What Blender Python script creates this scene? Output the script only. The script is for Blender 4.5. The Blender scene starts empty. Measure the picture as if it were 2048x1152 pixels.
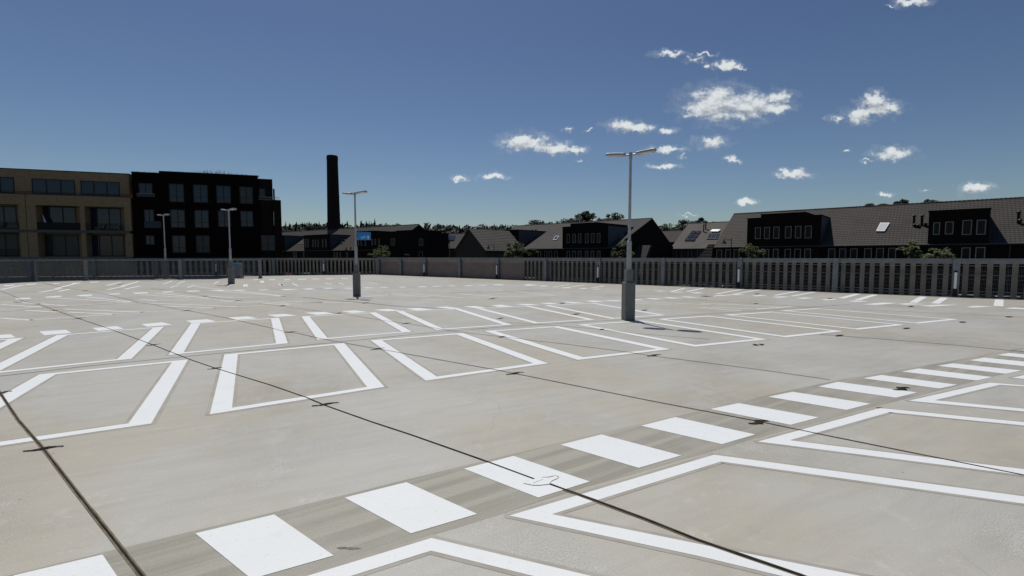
import bpy, math, random
from mathutils import Vector, noise as mnoise
R = math.radians
sc = bpy.context.scene
COL = sc.collection
random.seed(7)

# ---------------------------------------------------------------- camera
F_PX, CX, CY, HY, EYE = 950.0, 1024.0, 576.0, 513.0, 2.0      # photo pixels, eye height over the deck in metres
TH = math.atan((CY - HY) / F_PX)
cam_d = bpy.data.cameras.new('camera'); cam = bpy.data.objects.new('camera', cam_d); COL.objects.link(cam)
cam.location = (0, 0, EYE); cam.rotation_euler = (math.pi / 2 - TH, 0, 0)
cam_d.sensor_width = 36; cam_d.lens = F_PX / 2048 * 36
cam_d.clip_start = .05; cam_d.clip_end = 6000
sc.camera = cam

# ---------------------------------------------------------------- sun and exposure
SUN_EL, SUN_AZ = R(67.5), R(-19)      # azimuth from the viewing direction (+Y), negative = left
sd = Vector((math.sin(SUN_AZ) * math.cos(SUN_EL), math.cos(SUN_AZ) * math.cos(SUN_EL), math.sin(SUN_EL)))
sl = bpy.data.lights.new('sun', 'SUN'); sl.energy = 3.5; sl.angle = R(.5); sl.color = (1, .955, .875)
so = bpy.data.objects.new('sun', sl); COL.objects.link(so)
so.rotation_euler = sd.to_track_quat('Z', 'Y').to_euler(); so.location = (0, 0, 50)
sc.view_settings.view_transform = 'Standard'; sc.view_settings.look = 'None'
sc.view_settings.exposure = 0; sc.view_settings.gamma = 1
sc.cycles.max_bounces = 6

# ---------------------------------------------------------------- pixel helpers (photo pixels -> points of the place)
def ray(px, py):
    x = (px - CX) / F_PX; y = -(py - CY) / F_PX
    return Vector((x, math.cos(TH) + y * math.sin(TH), -math.sin(TH) + y * math.cos(TH)))
def G(px, py, z=0.0):
    d = ray(px, py); t = (z - EYE) / d.z
    return Vector((d.x * t, d.y * t, z))
def AT(px, py, Y):
    d = ray(px, py); t = Y / d.y
    return Vector((d.x * t, Y, EYE + d.z * t))

# ---------------------------------------------------------------- world: sky with clouds
SKY = .075
w = bpy.data.worlds.new('World'); sc.world = w; w.use_nodes = True
nt = w.node_tree; nt.nodes.clear(); NN = nt.nodes; LK = nt.links
def zc(x, y, rx, ry, faint=0):      # cloud read from the photo enlargement: origin (880,0), scale 1.7534
    c = ray(880 + x / 1.7534, y / 1.7534)
    return (c.x / c.y, c.z / c.y, rx / 1.7534 / F_PX, ry / 1.7534 / F_PX, faint)
CL = [zc(*c) for c in [(975,365,125,62),(1075,372,115,50),(1195,345,50,26,.05),(1170,378,70,24),(905,385,60,30),
 (300,500,85,32),(390,520,85,22),(470,524,48,16,.1),(640,440,58,22),(692,450,52,17),(805,190,56,12,.1),(890,210,40,13,.25),
 (935,232,22,12,.25),(925,192,60,7,.25),(1005,233,44,20),(1048,241,26,8,.1),(1525,350,40,28),(1545,380,78,30),(1470,405,55,28),
 (1395,412,34,14,.1),(950,498,70,26,.2),(800,525,68,13,.08),(850,545,14,10,.2),(785,583,62,11,.15),(1590,540,75,22),(1500,566,32,6,.2),
 (1235,610,64,15,.05),(1212,600,22,14,.05),(1880,662,56,20),(1072,708,36,12,.05),(1028,560,34,13,.1),(70,628,34,11,.1),(185,620,50,12,.05),
 (488,566,26,8,.25),(1655,6,60,15),(1560,682,36,10,.25),(795,460,46,14,.28),(450,456,20,8,.3),(522,453,20,6,.32),(1712,664,18,5,.3),
 (1430,527,22,5,.32),(870,755,30,6,.35),(1580,20,25,8,.3)]]
g = bpy.data.node_groups.new('cloud_field', 'ShaderNodeTree')
g.interface.new_socket('P', in_out='INPUT', socket_type='NodeSocketVector')
g.interface.new_socket('D', in_out='OUTPUT', socket_type='NodeSocketFloat'); g.interface.new_socket('S', in_out='OUTPUT', socket_type='NodeSocketFloat')
gi = g.nodes.new('NodeGroupInput'); go = g.nodes.new('NodeGroupOutput'); gl = g.links
n1 = g.nodes.new('ShaderNodeTexNoise'); n1.inputs['Scale'].default_value = 34; n1.inputs['Detail'].default_value = 9; n1.inputs['Roughness'].default_value = .66
sv = g.nodes.new('ShaderNodeVectorMath'); sv.operation = 'MULTIPLY'; sv.inputs[1].default_value = (1, 1.7, 1)
gl.new(gi.outputs[0], sv.inputs[0]); gl.new(sv.outputs[0], n1.inputs['Vector'])
wn = g.nodes.new('ShaderNodeTexNoise'); wn.inputs['Scale'].default_value = 55; wn.inputs['Detail'].default_value = 5; wn.inputs['Roughness'].default_value = .6; gl.new(gi.outputs[0], wn.inputs['Vector'])
w1_ = g.nodes.new('ShaderNodeVectorMath'); w1_.operation = 'SUBTRACT'; gl.new(wn.outputs['Color'], w1_.inputs[0]); w1_.inputs[1].default_value = (.5, .5, .5)
w2_ = g.nodes.new('ShaderNodeVectorMath'); w2_.operation = 'MULTIPLY'; gl.new(w1_.outputs[0], w2_.inputs[0]); w2_.inputs[1].default_value = (.050, .034, 0)
w3_ = g.nodes.new('ShaderNodeVectorMath'); w3_.operation = 'ADD'; gl.new(w2_.outputs[0], w3_.inputs[0]); gl.new(gi.outputs[0], w3_.inputs[1])
last = None
for a, b, ra, rb, ft in CL:
    s = g.nodes.new('ShaderNodeVectorMath'); s.operation = 'SUBTRACT'; gl.new(w3_.outputs[0], s.inputs[0]); s.inputs[1].default_value = (a, b, 0)
    m = g.nodes.new('ShaderNodeVectorMath'); m.operation = 'MULTIPLY'; gl.new(s.outputs[0], m.inputs[0]); m.inputs[1].default_value = (1 / ra, 1 / rb, 0)
    l = g.nodes.new('ShaderNodeVectorMath'); l.operation = 'LENGTH'; gl.new(m.outputs[0], l.inputs[0])
    o = g.nodes.new('ShaderNodeMath'); o.operation = 'SUBTRACT'; o.inputs[0].default_value = 1 - ft; gl.new(l.outputs['Value'], o.inputs[1])
    if last is None: last = o.outputs[0]
    else:
        x = g.nodes.new('ShaderNodeMath'); x.operation = 'MAXIMUM'; gl.new(last, x.inputs[0]); gl.new(o.outputs[0], x.inputs[1]); last = x.outputs[0]
ns = g.nodes.new('ShaderNodeMath'); ns.operation = 'MULTIPLY_ADD'; gl.new(n1.outputs['Fac'], ns.inputs[0]); ns.inputs[1].default_value = 2.3; ns.inputs[2].default_value = -1.13
ad = g.nodes.new('ShaderNodeMath'); ad.operation = 'MULTIPLY_ADD'; gl.new(last, ad.inputs[0]); ad.inputs[1].default_value = 1.5; gl.new(ns.outputs[0], ad.inputs[2])
gl.new(ad.outputs[0], go.inputs[0])
n2 = g.nodes.new('ShaderNodeTexNoise'); n2.inputs['Scale'].default_value = 34; n2.inputs['Detail'].default_value = 3.5; n2.inputs['Roughness'].default_value = .6; gl.new(sv.outputs[0], n2.inputs['Vector'])
a2 = g.nodes.new('ShaderNodeMath'); a2.operation = 'MULTIPLY_ADD'; gl.new(n2.outputs['Fac'], a2.inputs[0]); a2.inputs[1].default_value = 3.2; gl.new(last, a2.inputs[2]); gl.new(a2.outputs[0], go.inputs[1])

tc = NN.new('ShaderNodeTexCoord'); sep = NN.new('ShaderNodeSeparateXYZ'); LK.new(tc.outputs['Generated'], sep.inputs[0])
def mth(op, a, b=None, c=None, clamp=False):
    n = NN.new('ShaderNodeMath'); n.operation = op; n.use_clamp = clamp
    for i, v in enumerate((a, b, c)):
        if v is None: continue
        if isinstance(v, (int, float)): n.inputs[i].default_value = v
        else: LK.new(v, n.inputs[i])
    return n.outputs[0]
yy = mth('MAXIMUM', sep.outputs[1], .02)
cb = NN.new('ShaderNodeCombineXYZ'); LK.new(mth('DIVIDE', sep.outputs[0], yy), cb.inputs[0]); LK.new(mth('DIVIDE', sep.outputs[2], yy), cb.inputs[1])
def field(off):
    a = NN.new('ShaderNodeVectorMath'); a.operation = 'ADD'; LK.new(cb.outputs[0], a.inputs[0]); a.inputs[1].default_value = off
    n = NN.new('ShaderNodeGroup'); n.node_tree = g; LK.new(a.outputs[0], n.inputs[0]); return n.outputs
d0, e0 = field((0, 0, 0)); d1, e1 = field((-.004, .012, 0))
def sstep(v, lo, hi):
    n = NN.new('ShaderNodeMapRange'); n.interpolation_type = 'SMOOTHSTEP'; LK.new(v, n.inputs[0]); n.inputs[1].default_value = lo; n.inputs[2].default_value = hi; return n.outputs[0]
dens = mth('MAXIMUM', mth('MULTIPLY', sstep(d0, -.12, .95), .95), mth('MULTIPLY', sstep(d0, -.85, .45), .15))
lit = sstep(mth('SUBTRACT', e0, e1), -.95, .85)
sky = NN.new('ShaderNodeTexSky'); sky.sky_type = 'NISHITA'; sky.sun_disc = False
sky.sun_elevation = SUN_EL; sky.sun_rotation = SUN_AZ; sky.altitude = 40; sky.air_density = 1; sky.dust_density = .6; sky.ozone_density = 2.2
gm = NN.new('ShaderNodeGamma'); gm.inputs[1].default_value = 1.38; LK.new(sky.outputs[0], gm.inputs[0])
hs = NN.new('ShaderNodeHueSaturation'); LK.new(gm.outputs[0], hs.inputs['Color']); hs.inputs['Saturation'].default_value = .95; hs.inputs['Value'].default_value = .385
cc = NN.new('ShaderNodeMix'); cc.data_type = 'RGBA'; LK.new(lit, cc.inputs[0])
cc.inputs[6].default_value = (.34 / SKY, .375 / SKY, .42 / SKY, 1); cc.inputs[7].default_value = (.74 / SKY, .78 / SKY, .79 / SKY, 1)
mx = NN.new('ShaderNodeMix'); mx.data_type = 'RGBA'; LK.new(dens, mx.inputs[0]); LK.new(hs.outputs[0], mx.inputs[6]); LK.new(cc.outputs[2], mx.inputs[7])
bg = NN.new('ShaderNodeBackground'); bg.inputs[1].default_value = SKY; LK.new(mx.outputs[2], bg.inputs[0])
wo = NN.new('ShaderNodeOutputWorld'); LK.new(bg.outputs[0], wo.inputs[0])

# ---------------------------------------------------------------- materials
class M_:
    def __init__(s, name):
        s.m = bpy.data.materials.new(name); s.m.use_nodes = True; s.t = s.m.node_tree; s.p = s.t.nodes['Principled BSDF']
        s.c = None
    def n(s, t): return s.t.nodes.new('ShaderNode' + t)
    def l(s, a, b): s.t.links.new(a, b)
    def coord(s, kind='Object', scale=(1, 1, 1), rot=0):
        c = s.n('TexCoord'); m = s.n('Mapping'); s.l(c.outputs[kind], m.inputs['Vector']); m.inputs['Scale'].default_value = scale; m.inputs['Rotation'].default_value = (0, 0, rot)
        if rot:      # rotate first, then stretch
            m.inputs['Scale'].default_value = (1, 1, 1); k = s.n('VectorMath'); k.operation = 'MULTIPLY'; k.inputs[1].default_value = scale; s.l(m.outputs[0], k.inputs[0]); return k.outputs[0]
        return m.outputs[0]
    def noise(s, co, scale, detail=4, rough=.55, lo=.35, hi=.65):
        n = s.n('TexNoise'); s.l(co, n.inputs['Vector']); n.inputs['Scale'].default_value = scale; n.inputs['Detail'].default_value = detail; n.inputs['Roughness'].default_value = rough
        r = s.n('MapRange'); r.interpolation_type = 'SMOOTHSTEP'; s.l(n.outputs['Fac'], r.inputs[0]); r.inputs[1].default_value = lo; r.inputs[2].default_value = hi
        return r.outputs[0]
    def mix(s, f, a, b, mode='MIX'):
        n = s.n('Mix'); n.data_type = 'RGBA'; n.blend_type = mode
        for i, v in ((0, f), (6, a), (7, b)):
            if isinstance(v, (int, float)): n.inputs[i].default_value = v
            elif isinstance(v, tuple): n.inputs[i].default_value = (*v, 1)
            else: s.l(v, n.inputs[i])
        return n.outputs[2]
    def scl(s, v, k, add=0):
        n = s.n('Math'); n.operation = 'MULTIPLY_ADD'; s.l(v, n.inputs[0]); n.inputs[1].default_value = k; n.inputs[2].default_value = add; return n.outputs[0]
    def set(s, col=None, rough=.6, metal=0, spec=.5, bump=None, bs=.2, bd=.01):
        if isinstance(col, tuple): s.p.inputs['Base Color'].default_value = (*col, 1)
        elif col is not None: s.l(col, s.p.inputs['Base Color'])
        if isinstance(rough, (int, float)): s.p.inputs['Roughness'].default_value = rough
        else: s.l(rough, s.p.inputs['Roughness'])
        s.p.inputs['Metallic'].default_value = metal; s.p.inputs['Specular IOR Level'].default_value = spec
        if bump is not None:
            b = s.n('Bump'); b.inputs['Strength'].default_value = bs; b.inputs['Distance'].default_value = bd; s.l(bump, b.inputs['Height']); s.l(b.outputs[0], s.p.inputs['Normal'])
        return s.m
ROW = R(27)     # direction of the parking rows on the deck
def concrete():
    a = M_('deck_concrete'); o = a.coord()
    st = a.coord(scale=(.35, 2.2, 1), rot=-ROW)
    tan = a.noise(o, .17, 6, .6, .43, .56)
    c = a.mix(tan, (.450, .444, .408), (.425, .395, .318))
    c = a.mix(a.scl(a.noise(st, .8, 6, .6, .45, .75), .30), c, (.44, .435, .41))
    c = a.mix(a.scl(a.noise(o, .5, 10, .78, .54, .61), .75), c, (.515, .508, .47))
    c = a.mix(a.scl(a.noise(o, 1.9, 8, .8, .57, .63), .55), c, (.53, .52, .485))
    c = a.mix(a.scl(a.noise(o, .36, 6, .65, .50, .68), .50), c, (.315, .285, .22))
    c = a.mix(a.scl(a.noise(st, 2.2, 6, .7, .55, .66), .30), c, (.48, .47, .44))
    c = a.mix(a.scl(a.noise(st, 2.6, 4, .6, .40, .7), .22), c, (.27, .255, .225))
    c = a.mix(a.scl(a.noise(o, 9, 5, .7, .3, .7), .22), c, (.44, .425, .39))
    gr = a.n('Math'); gr.operation = 'MULTIPLY'; a.l(a.noise(o, 85, 4, .8, .45, .60), gr.inputs[0]); a.l(a.scl(a.noise(o, .5, 3, .5, .45, .65), .50, .22), gr.inputs[1])
    c = a.mix(gr.outputs[0], c, (.19, .18, .16))
    # thin cracks
    v = a.n('TexVoronoi'); v.feature = 'DISTANCE_TO_EDGE'; v.inputs['Scale'].default_value = .33
    w_ = a.n('TexNoise'); w_.inputs['Scale'].default_value = 1.4; w_.inputs['Detail'].default_value = 5; a.l(o, w_.inputs['Vector'])
    wa = a.mix(.35, o, w_.outputs['Color'], 'ADD'); a.l(wa, v.inputs['Vector'])
    cr = a.n('MapRange'); a.l(v.outputs['Distance'], cr.inputs[0]); cr.inputs[1].default_value = 0; cr.inputs[2].default_value = .0035; cr.inputs[3].default_value = 1; cr.inputs[4].default_value = 0
    msk = a.n('Math'); msk.operation = 'MULTIPLY'; a.l(cr.outputs[0], msk.inputs[0]); a.l(a.scl(a.noise(o, .3, 2, .5, .48, .6), .55), msk.inputs[1])
    c = a.mix(a.scl(msk.outputs[0], .5), c, (.20, .18, .15))
    # dark specks
    sp = a.n('TexVoronoi'); sp.inputs['Scale'].default_value = 2.3; sp.inputs['Randomness'].default_value = 1; a.l(o, sp.inputs['Vector'])
    sr = a.n('MapRange'); a.l(sp.outputs['Distance'], sr.inputs[0]); sr.inputs[1].default_value = .022; sr.inputs[2].default_value = .03; sr.inputs[3].default_value = 1; sr.inputs[4].default_value = 0
    c = a.mix(a.scl(sr.outputs[0], .65), c, (.06, .055, .05))
    return a.set(c, .50, spec=.55, bump=a.noise(o, 120, 3, .7, .2, .8), bs=.2, bd=.002)
def paint():
    a = M_('white_road_paint'); o = a.coord()
    c = a.mix(a.scl(a.noise(o, 1.1, 5, .6, .4, .7), .14), (.71, .735, .75), (.58, .60, .59))
    c = a.mix(a.scl(a.noise(o, 3.1, 6, .75, .56, .72), .22), c, (.50, .50, .47))
    c = a.mix(a.scl(a.noise(o, 24, 4, .7, .58, .70), .45), c, (.50, .49, .46))
    c = a.mix(a.scl(a.noise(o, 160, 2, .6, .62, .72), .35), c, (.45, .44, .40))
    return a.set(c, .55, spec=.4)
def worn_paint():
    a = M_('thin_white_road_paint'); o = a.coord()
    c = a.mix(a.noise(o, 7, 5, .7, .36, .66), (.70, .71, .70), (.54, .53, .50))
    return a.set(c, .6, spec=.4)
def band():
    a = M_('blasted_concrete_strip'); o = a.coord(); st = a.coord(scale=(.07, 8, 1), rot=-R(34))
    c = a.mix(a.noise(st, .9, 4, .6, .40, .58), (.350, .336, .288), (.268, .257, .218))
    c = a.mix(a.scl(a.noise(o, .8, 4, .6, .45, .65), .6), c, (.36, .345, .31))
    c = a.mix(a.scl(a.noise(o, 60, 3, .7, .42, .62), .18), c, (.15, .14, .12))
    return a.set(c, .65, spec=.4)
def sealant():
    a = M_('joint_sealant'); o = a.coord()
    c = a.mix(a.noise(o, 5, 4, .6, .35, .65), (.010, .009, .008), (.040, .034, .026))
    return a.set(c, .9, spec=.15)
def edge_stain():
    a = M_('joint_edge_stain'); o = a.coord()
    return a.set(a.mix(a.noise(o, 6, 4, .7, .35, .65), (.12, .10, .065), (.20, .175, .125)), .8, spec=.2)
def galv(name, c1, c2, metal=.55, rough=.5, sc_=14):
    a = M_(name); o = a.coord()
    c = a.mix(a.noise(o, sc_, 4, .6, .35, .65), c1, c2)
    return a.set(c, rough, metal)
def flat(name, c1, c2=None, rough=.6, metal=0, spec=.5, scale=6):
    a = M_(name)
    if c2 is None: return a.set(c1, rough, metal, spec)
    return a.set(a.mix(a.noise(a.coord(), scale, 4, .6, .35, .65), c1, c2), rough, metal, spec)
def brick(name, c1, c2, mort, var):
    a = M_(name); u = a.coord('UV')
    b = a.n('TexBrick'); a.l(u, b.inputs['Vector']); b.inputs['Scale'].default_value = 1
    b.inputs['Brick Width'].default_value = .22; b.inputs['Row Height'].default_value = .065; b.inputs['Mortar Size'].default_value = .008
    b.inputs['Color1'].default_value = (*c1, 1); b.inputs['Color2'].default_value = (*c2, 1); b.inputs['Mortar'].default_value = (*mort, 1)
    c = a.mix(a.scl(a.noise(u, 2.2, 5, .7, .5, .72), .55), b.outputs['Color'], var)
    return a.set(c, .85, spec=.12, bump=b.outputs['Fac'], bs=-.4, bd=.01)
def tiles(name, c1, c2, dark):
    a = M_(name); u = a.coord('UV'); W = []
    for ax, sc__ in (('Y', .80), ('X', 1.05)):
        w_ = a.n('TexWave'); w_.wave_type = 'BANDS'; w_.bands_direction = ax; w_.inputs['Scale'].default_value = sc__; w_.inputs['Distortion'].default_value = .25; w_.inputs['Detail Scale'].default_value = 3; a.l(u, w_.inputs['Vector'])
        r_ = a.n('MapRange'); r_.interpolation_type = 'SMOOTHSTEP'; a.l(w_.outputs['Fac'], r_.inputs[0]); r_.inputs[1].default_value = .08; r_.inputs[2].default_value = .55; W.append(r_.outputs[0])
    c = a.mix(a.noise(u, 3, 3, .7, .35, .65), c1, c2)
    c = a.mix(a.scl(a.noise(u, .45, 5, .6, .4, .7), .30), c, dark)
    k = a.n('Math'); k.operation = 'MULTIPLY'; a.l(W[0], k.inputs[0]); a.l(a.scl(W[1], .45, .55), k.inputs[1])
    c = a.mix(k.outputs[0], dark, c)
    return a.set(c, .75, spec=.2, bump=k.outputs[0], bs=.6, bd=.03)
def leaf(name, c1, c2, c3):
    a = M_(name); o = a.coord()
    c = a.mix(a.noise(o, .9, 3, .6, .35, .65), c1, c2); c = a.mix(a.scl(a.noise(o, 5, 2, .6, .5, .7), .7), c, c3)
    m = a.set(c, .6, spec=.3)
    tr = a.n('BsdfTranslucent'); a.l(c, tr.inputs[0]); ms = a.n('MixShader'); ms.inputs[0].default_value = .3
    a.l(a.p.outputs[0], ms.inputs[1]); a.l(tr.outputs[0], ms.inputs[2]); a.l(ms.outputs[0], a.t.nodes['Material Output'].inputs[0])
    return m
MAT = dict(
 smear=flat('oil_smear', (.10, .09, .075), (.20, .18, .15), .7, scale=30),
 hglass=flat('house_window_glass', (.005, .008, .014), rough=.05, spec=.14),
 deck=concrete(), paint=paint(), paint2=worn_paint(), band=band(), marg=flat('blasted_margin', (.30, .28, .24), (.35, .335, .30), .7, scale=3), seal=sealant(), stain=edge_stain(),
 base=flat('lamp_base_concrete', (.125, .13, .128), (.155, .16, .155), .75, scale=5),
 galv=galv('galvanised_steel', (.33, .34, .35), (.38, .39, .40), .35, .5, 8),
 steel=galv('painted_fence_steel', (.15, .165, .18), (.20, .215, .235), .1, .55, 3),
 slat=flat('grey_brown_slats', (.16, .142, .122), (.24, .215, .185), .7, scale=.8),
 clad=flat('pinkish_board', (.27, .21, .19), (.32, .25, .225), .75, scale=1.2),
 wire=galv('mesh_wire', (.11, .115, .12), (.15, .155, .16), .2, .6, 20),
 tube=flat('opal_tube', (.82, .83, .84), rough=.35),
 black=flat('black_metal', (.008, .008, .009), rough=.6, spec=.3),
 lens=flat('lens_and_sky_reflection', (.55, .56, .55), rough=.2),
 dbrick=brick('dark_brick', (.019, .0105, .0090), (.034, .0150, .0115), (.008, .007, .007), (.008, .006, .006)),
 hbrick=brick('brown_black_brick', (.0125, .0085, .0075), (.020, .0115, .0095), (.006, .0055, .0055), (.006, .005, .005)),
 ybrick=brick('yellow_brown_brick', (.44, .285, .160), (.35, .22, .125), (.28, .22, .155), (.13, .095, .062)),
 cbrick=brick('dark_chimney_brick', (.028, .019, .019), (.042, .026, .024), (.018, .016, .016), (.02, .016, .016)),  # dark brown chimney brick, a little lighter than the house brick
 tbrick=brick('light_brown_brick', (.085, .062, .050), (.066, .048, .038), (.075, .06, .05), (.05, .038, .030)),
 tile=tiles('roof_tiles', (.078, .068, .063), (.062, .055, .052), (.014, .012, .011)),
 tile2=tiles('light_roof_tiles', (.150, .135, .122), (.125, .112, .102), (.036, .032, .030)),
 tile3=tiles('far_roof_tiles', (.048, .040, .036), (.040, .034, .031), (.013, .011, .010)),
 zinc=flat('zinc_cheek', (.040, .048, .062), (.052, .060, .076), .6, .1, scale=2),
 glass=flat('window_glass', (.015, .026, .050), rough=.05, spec=.5),
 curt=flat('window_glass_with_curtain', (.045, .045, .042), (.025, .028, .032), .3, scale=2.5),
 dframe=flat('dark_window_frame', (.012, .013, .022), rough=.5),
 tframe=flat('tan_window_frame', (.30, .26, .22), rough=.7, spec=.2),
 slab=flat('balcony_slab', (.14, .125, .11), (.11, .10, .085), .8, scale=2),
 roofflat=flat('roof_coping', (.008, .009, .011), rough=.8, spec=.2),
 white=flat('white_sheet', (.75, .76, .77), rough=.3),
 solar=flat('solar_glass', (.008, .010, .018), rough=.12),
 bark=flat('bark', (.06, .045, .035), (.035, .028, .022), .9),
 leafA=leaf('tree_leaves', (.050, .072, .022), (.085, .11, .03), (.15, .16, .055)),
 leafB=leaf('dark_tree_leaves', (.018, .030, .014), (.030, .045, .02), (.05, .065, .028)),
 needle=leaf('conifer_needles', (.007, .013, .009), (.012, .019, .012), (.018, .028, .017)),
 dry=leaf('dry_roof_grass', (.10, .09, .04), (.06, .075, .03), (.20, .17, .08)),
 grass=flat('grass', (.025, .034, .014), (.04, .05, .022), .9, scale=.4),
 asphalt=flat('asphalt', (.045, .045, .046), (.06, .06, .06), .9, scale=2),
 rubber=flat('tyre_rubber', (.012, .012, .012), rough=.8),
 blue=flat('blue_sign', (.01, .22, .62), rough=.5), signw=flat('sign_white', (.75, .8, .82), rough=.5),
 red=flat('red_lamp', (.35, .01, .01), rough=.3))
for k, c in dict(silver=(.55, .56, .58), white_=(.78, .79, .80), red_=(.35, .02, .02), dark_=(.02, .025, .03), blue_=(.02, .06, .16)).items():
    a = M_('car_paint_' + k.strip('_')); MAT['car_' + k.strip('_')] = a.set(c, .25, .3); a.p.inputs['Coat Weight'].default_value = 1

# ---------------------------------------------------------------- mesh builder
class MB:
    def __init__(s): s.v = []; s.f = []
    def add(s, vs, fs):
        k = len(s.v); s.v += [Vector(p) for p in vs]; s.f += [tuple(k + i for i in f) for f in fs]; return s
    def quad(s, *p): return s.add(p, [tuple(range(len(p)))])
    def hexa(s, p):     # 8 points: bottom loop 0-3, top loop 4-7
        return s.add(p, [(3, 2, 1, 0), (4, 5, 6, 7), (0, 1, 5, 4), (1, 2, 6, 5), (2, 3, 7, 6), (3, 0, 4, 7)])
    def box(s, o, X, Y, Z, x, y, z):      # ranges along unit axes X, Y, Z from o
        P = lambda a, b, c: o + X * a + Y * b + Z * c
        return s.hexa([P(x[0], y[0], z[0]), P(x[1], y[0], z[0]), P(x[1], y[1], z[0]), P(x[0], y[1], z[0]),
                       P(x[0], y[0], z[1]), P(x[1], y[0], z[1]), P(x[1], y[1], z[1]), P(x[0], y[1], z[1])])
    def prism(s, poly, ext):
        n = len(poly); e = Vector(ext); P = [Vector(p) for p in poly]
        return s.add(P + [p + e for p in P], [tuple(range(n))[::-1], tuple(range(n, 2 * n))] + [(i, (i + 1) % n, n + (i + 1) % n, n + i) for i in range(n)])
    def tube(s, a, b, r0, r1=None, n=12, cap=True):
        r1 = r0 if r1 is None else r1; a = Vector(a); b = Vector(b); d = (b - a).normalized()
        t = d.orthogonal().normalized(); u = d.cross(t); vs = []
        for c, r in ((a, r0), (b, r1)):
            vs += [c + (t * math.cos(2 * math.pi * i / n) + u * math.sin(2 * math.pi * i / n)) * r for i in range(n)]
        fs = [(i, (i + 1) % n, n + (i + 1) % n, n + i) for i in range(n)]
        if cap: fs += [tuple(range(n))[::-1], tuple(range(n, 2 * n))]
        return s.add(vs, fs)
    def build(s, name, mat, parent=None, bevel=0, smooth=False, loc=None):
        me = bpy.data.meshes.new(name); org = Vector((0, 0, 0))
        if parent is not None: org = parent.matrix_world_loc if hasattr(parent, 'matrix_world_loc') else wloc(parent)
        if loc is not None: org = Vector(loc)
        me.from_pydata([p - org for p in s.v], [], s.f); me.materials.append(MAT[mat] if isinstance(mat, str) else mat)
        uv = me.uv_layers.new(name='UVMap'); Zh = Vector((0, 0, 1))
        for f in me.polygons:
            n = f.normal
            if abs(n.z) > .995 or n.length < .5: t, b = Vector((1, 0, 0)), Vector((0, 1, 0))
            else: t = Zh.cross(n).normalized(); b = n.cross(t)
            for li in f.loop_indices:
                p = me.vertices[me.loops[li].vertex_index].co + org; uv.data[li].uv = (p.dot(t), p.dot(b))
            f.use_smooth = smooth
        o = bpy.data.objects.new(name, me); COL.objects.link(o)
        if loc is not None: o.location = org
        if parent is not None: o.parent = parent; o.location = org - wloc(parent)
        if bevel:
            b = o.modifiers.new('bevel', 'BEVEL'); b.width = bevel; b.segments = 2
        return o
def wloc(o):
    p = Vector(o.location)
    while o.parent: o = o.parent; p += Vector(o.location)
    return p
def tag(o, label=None, cat=None, group=None, kind=None):
    if label: o['label'] = label
    if cat: o['category'] = cat
    if group: o['group'] = group
    if kind: o['kind'] = kind
    return o
def empty(name, loc, label, cat, group=None, rz=0):
    o = bpy.data.objects.new(name, None); COL.objects.link(o); o.location = loc; o.rotation_euler = (0, 0, rz); o.empty_display_size = .3
    return tag(o, label, cat, group)
def copy_tree(o, parent=None):
    c = o.copy(); COL.objects.link(c); c.parent = parent
    for ch in list(o.children): copy_tree(ch, c)
    return c
ZH = Vector((0, 0, 1)); XH = Vector((1, 0, 0)); YH = Vector((0, 1, 0))

# ================================================================ setting: ground and deck
GZ = -3.0
b = MB(); b.quad((-2500, -1200, GZ), (2500, -1200, GZ), (2500, 3800, GZ), (-2500, 3800, GZ)); tag(b.build('ground', 'grass'), kind='structure')

# fence lines on the deck edge
RF0, RF1 = G(2048, 599), G(756, 549)
rdir = (RF0 - RF1).normalized()             # along the right fence, towards the viewer's right
RFE = RF0 + rdir * 22
FF0 = G(530, 550.5); fdir = (FF0 - RF1).normalized(); FFE = RF1 + fdir * 62
MF = [G(521, 556.5), G(363, 559), G(173, 561), G(70, 563.5), G(-60, 570.5), G(-200, 578)]     # mesh guard along the ramp
HOLE_R = G(488, 552.6); HOLE_R2 = G(488, 557.6)
DT = .5
edge = [RFE + rdir.cross(ZH) * 0, RF1, ]
# slab outline: counter clockwise
lx = MF[-1]
poly = [Vector((RFE.x, -14, 0)), RFE, RF1 + (RF1 - RF0).normalized() * .25, HOLE_R + (HOLE_R - HOLE_R2).normalized() * .4, HOLE_R2] + \
       [p + Vector((0, .25, 0)) for p in MF[1:]] + [Vector((lx.x - 12, lx.y - 3, 0)), Vector((-45, -14, 0))]
b = MB(); b.prism(poly[::-1], (0, 0, -DT)); tag(b.build('parking_deck', 'deck'), kind='structure')
nf = Vector((-fdir.y, fdir.x, 0)); nf = nf if nf.y > 0 else -nf
b = MB(); b.prism([p + o for p, o in ((RF1 + fdir * 13, -nf * .5), (FFE, -nf * .5), (FFE, nf * .6), (RF1 + fdir * 13, nf * .6))], (0, 0, -DT))
b.box(RF1, fdir, nf, ZH, (0, 62), (.2, .5), (GZ, -DT)); tag(b.build('deck_edge_beam', 'base'), kind='structure')
b = MB(); rp = [MF[1] + Vector((1, 1.2, -1.2)), HOLE_R + Vector((-1, -.3, -1.2))]
b.quad(rp[0], rp[1], FFE + Vector((0, -1, GZ + .1)), MF[-1] + Vector((-6, 3, GZ + .1))); tag(b.build('ramp', 'asphalt'), kind='structure')

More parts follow.
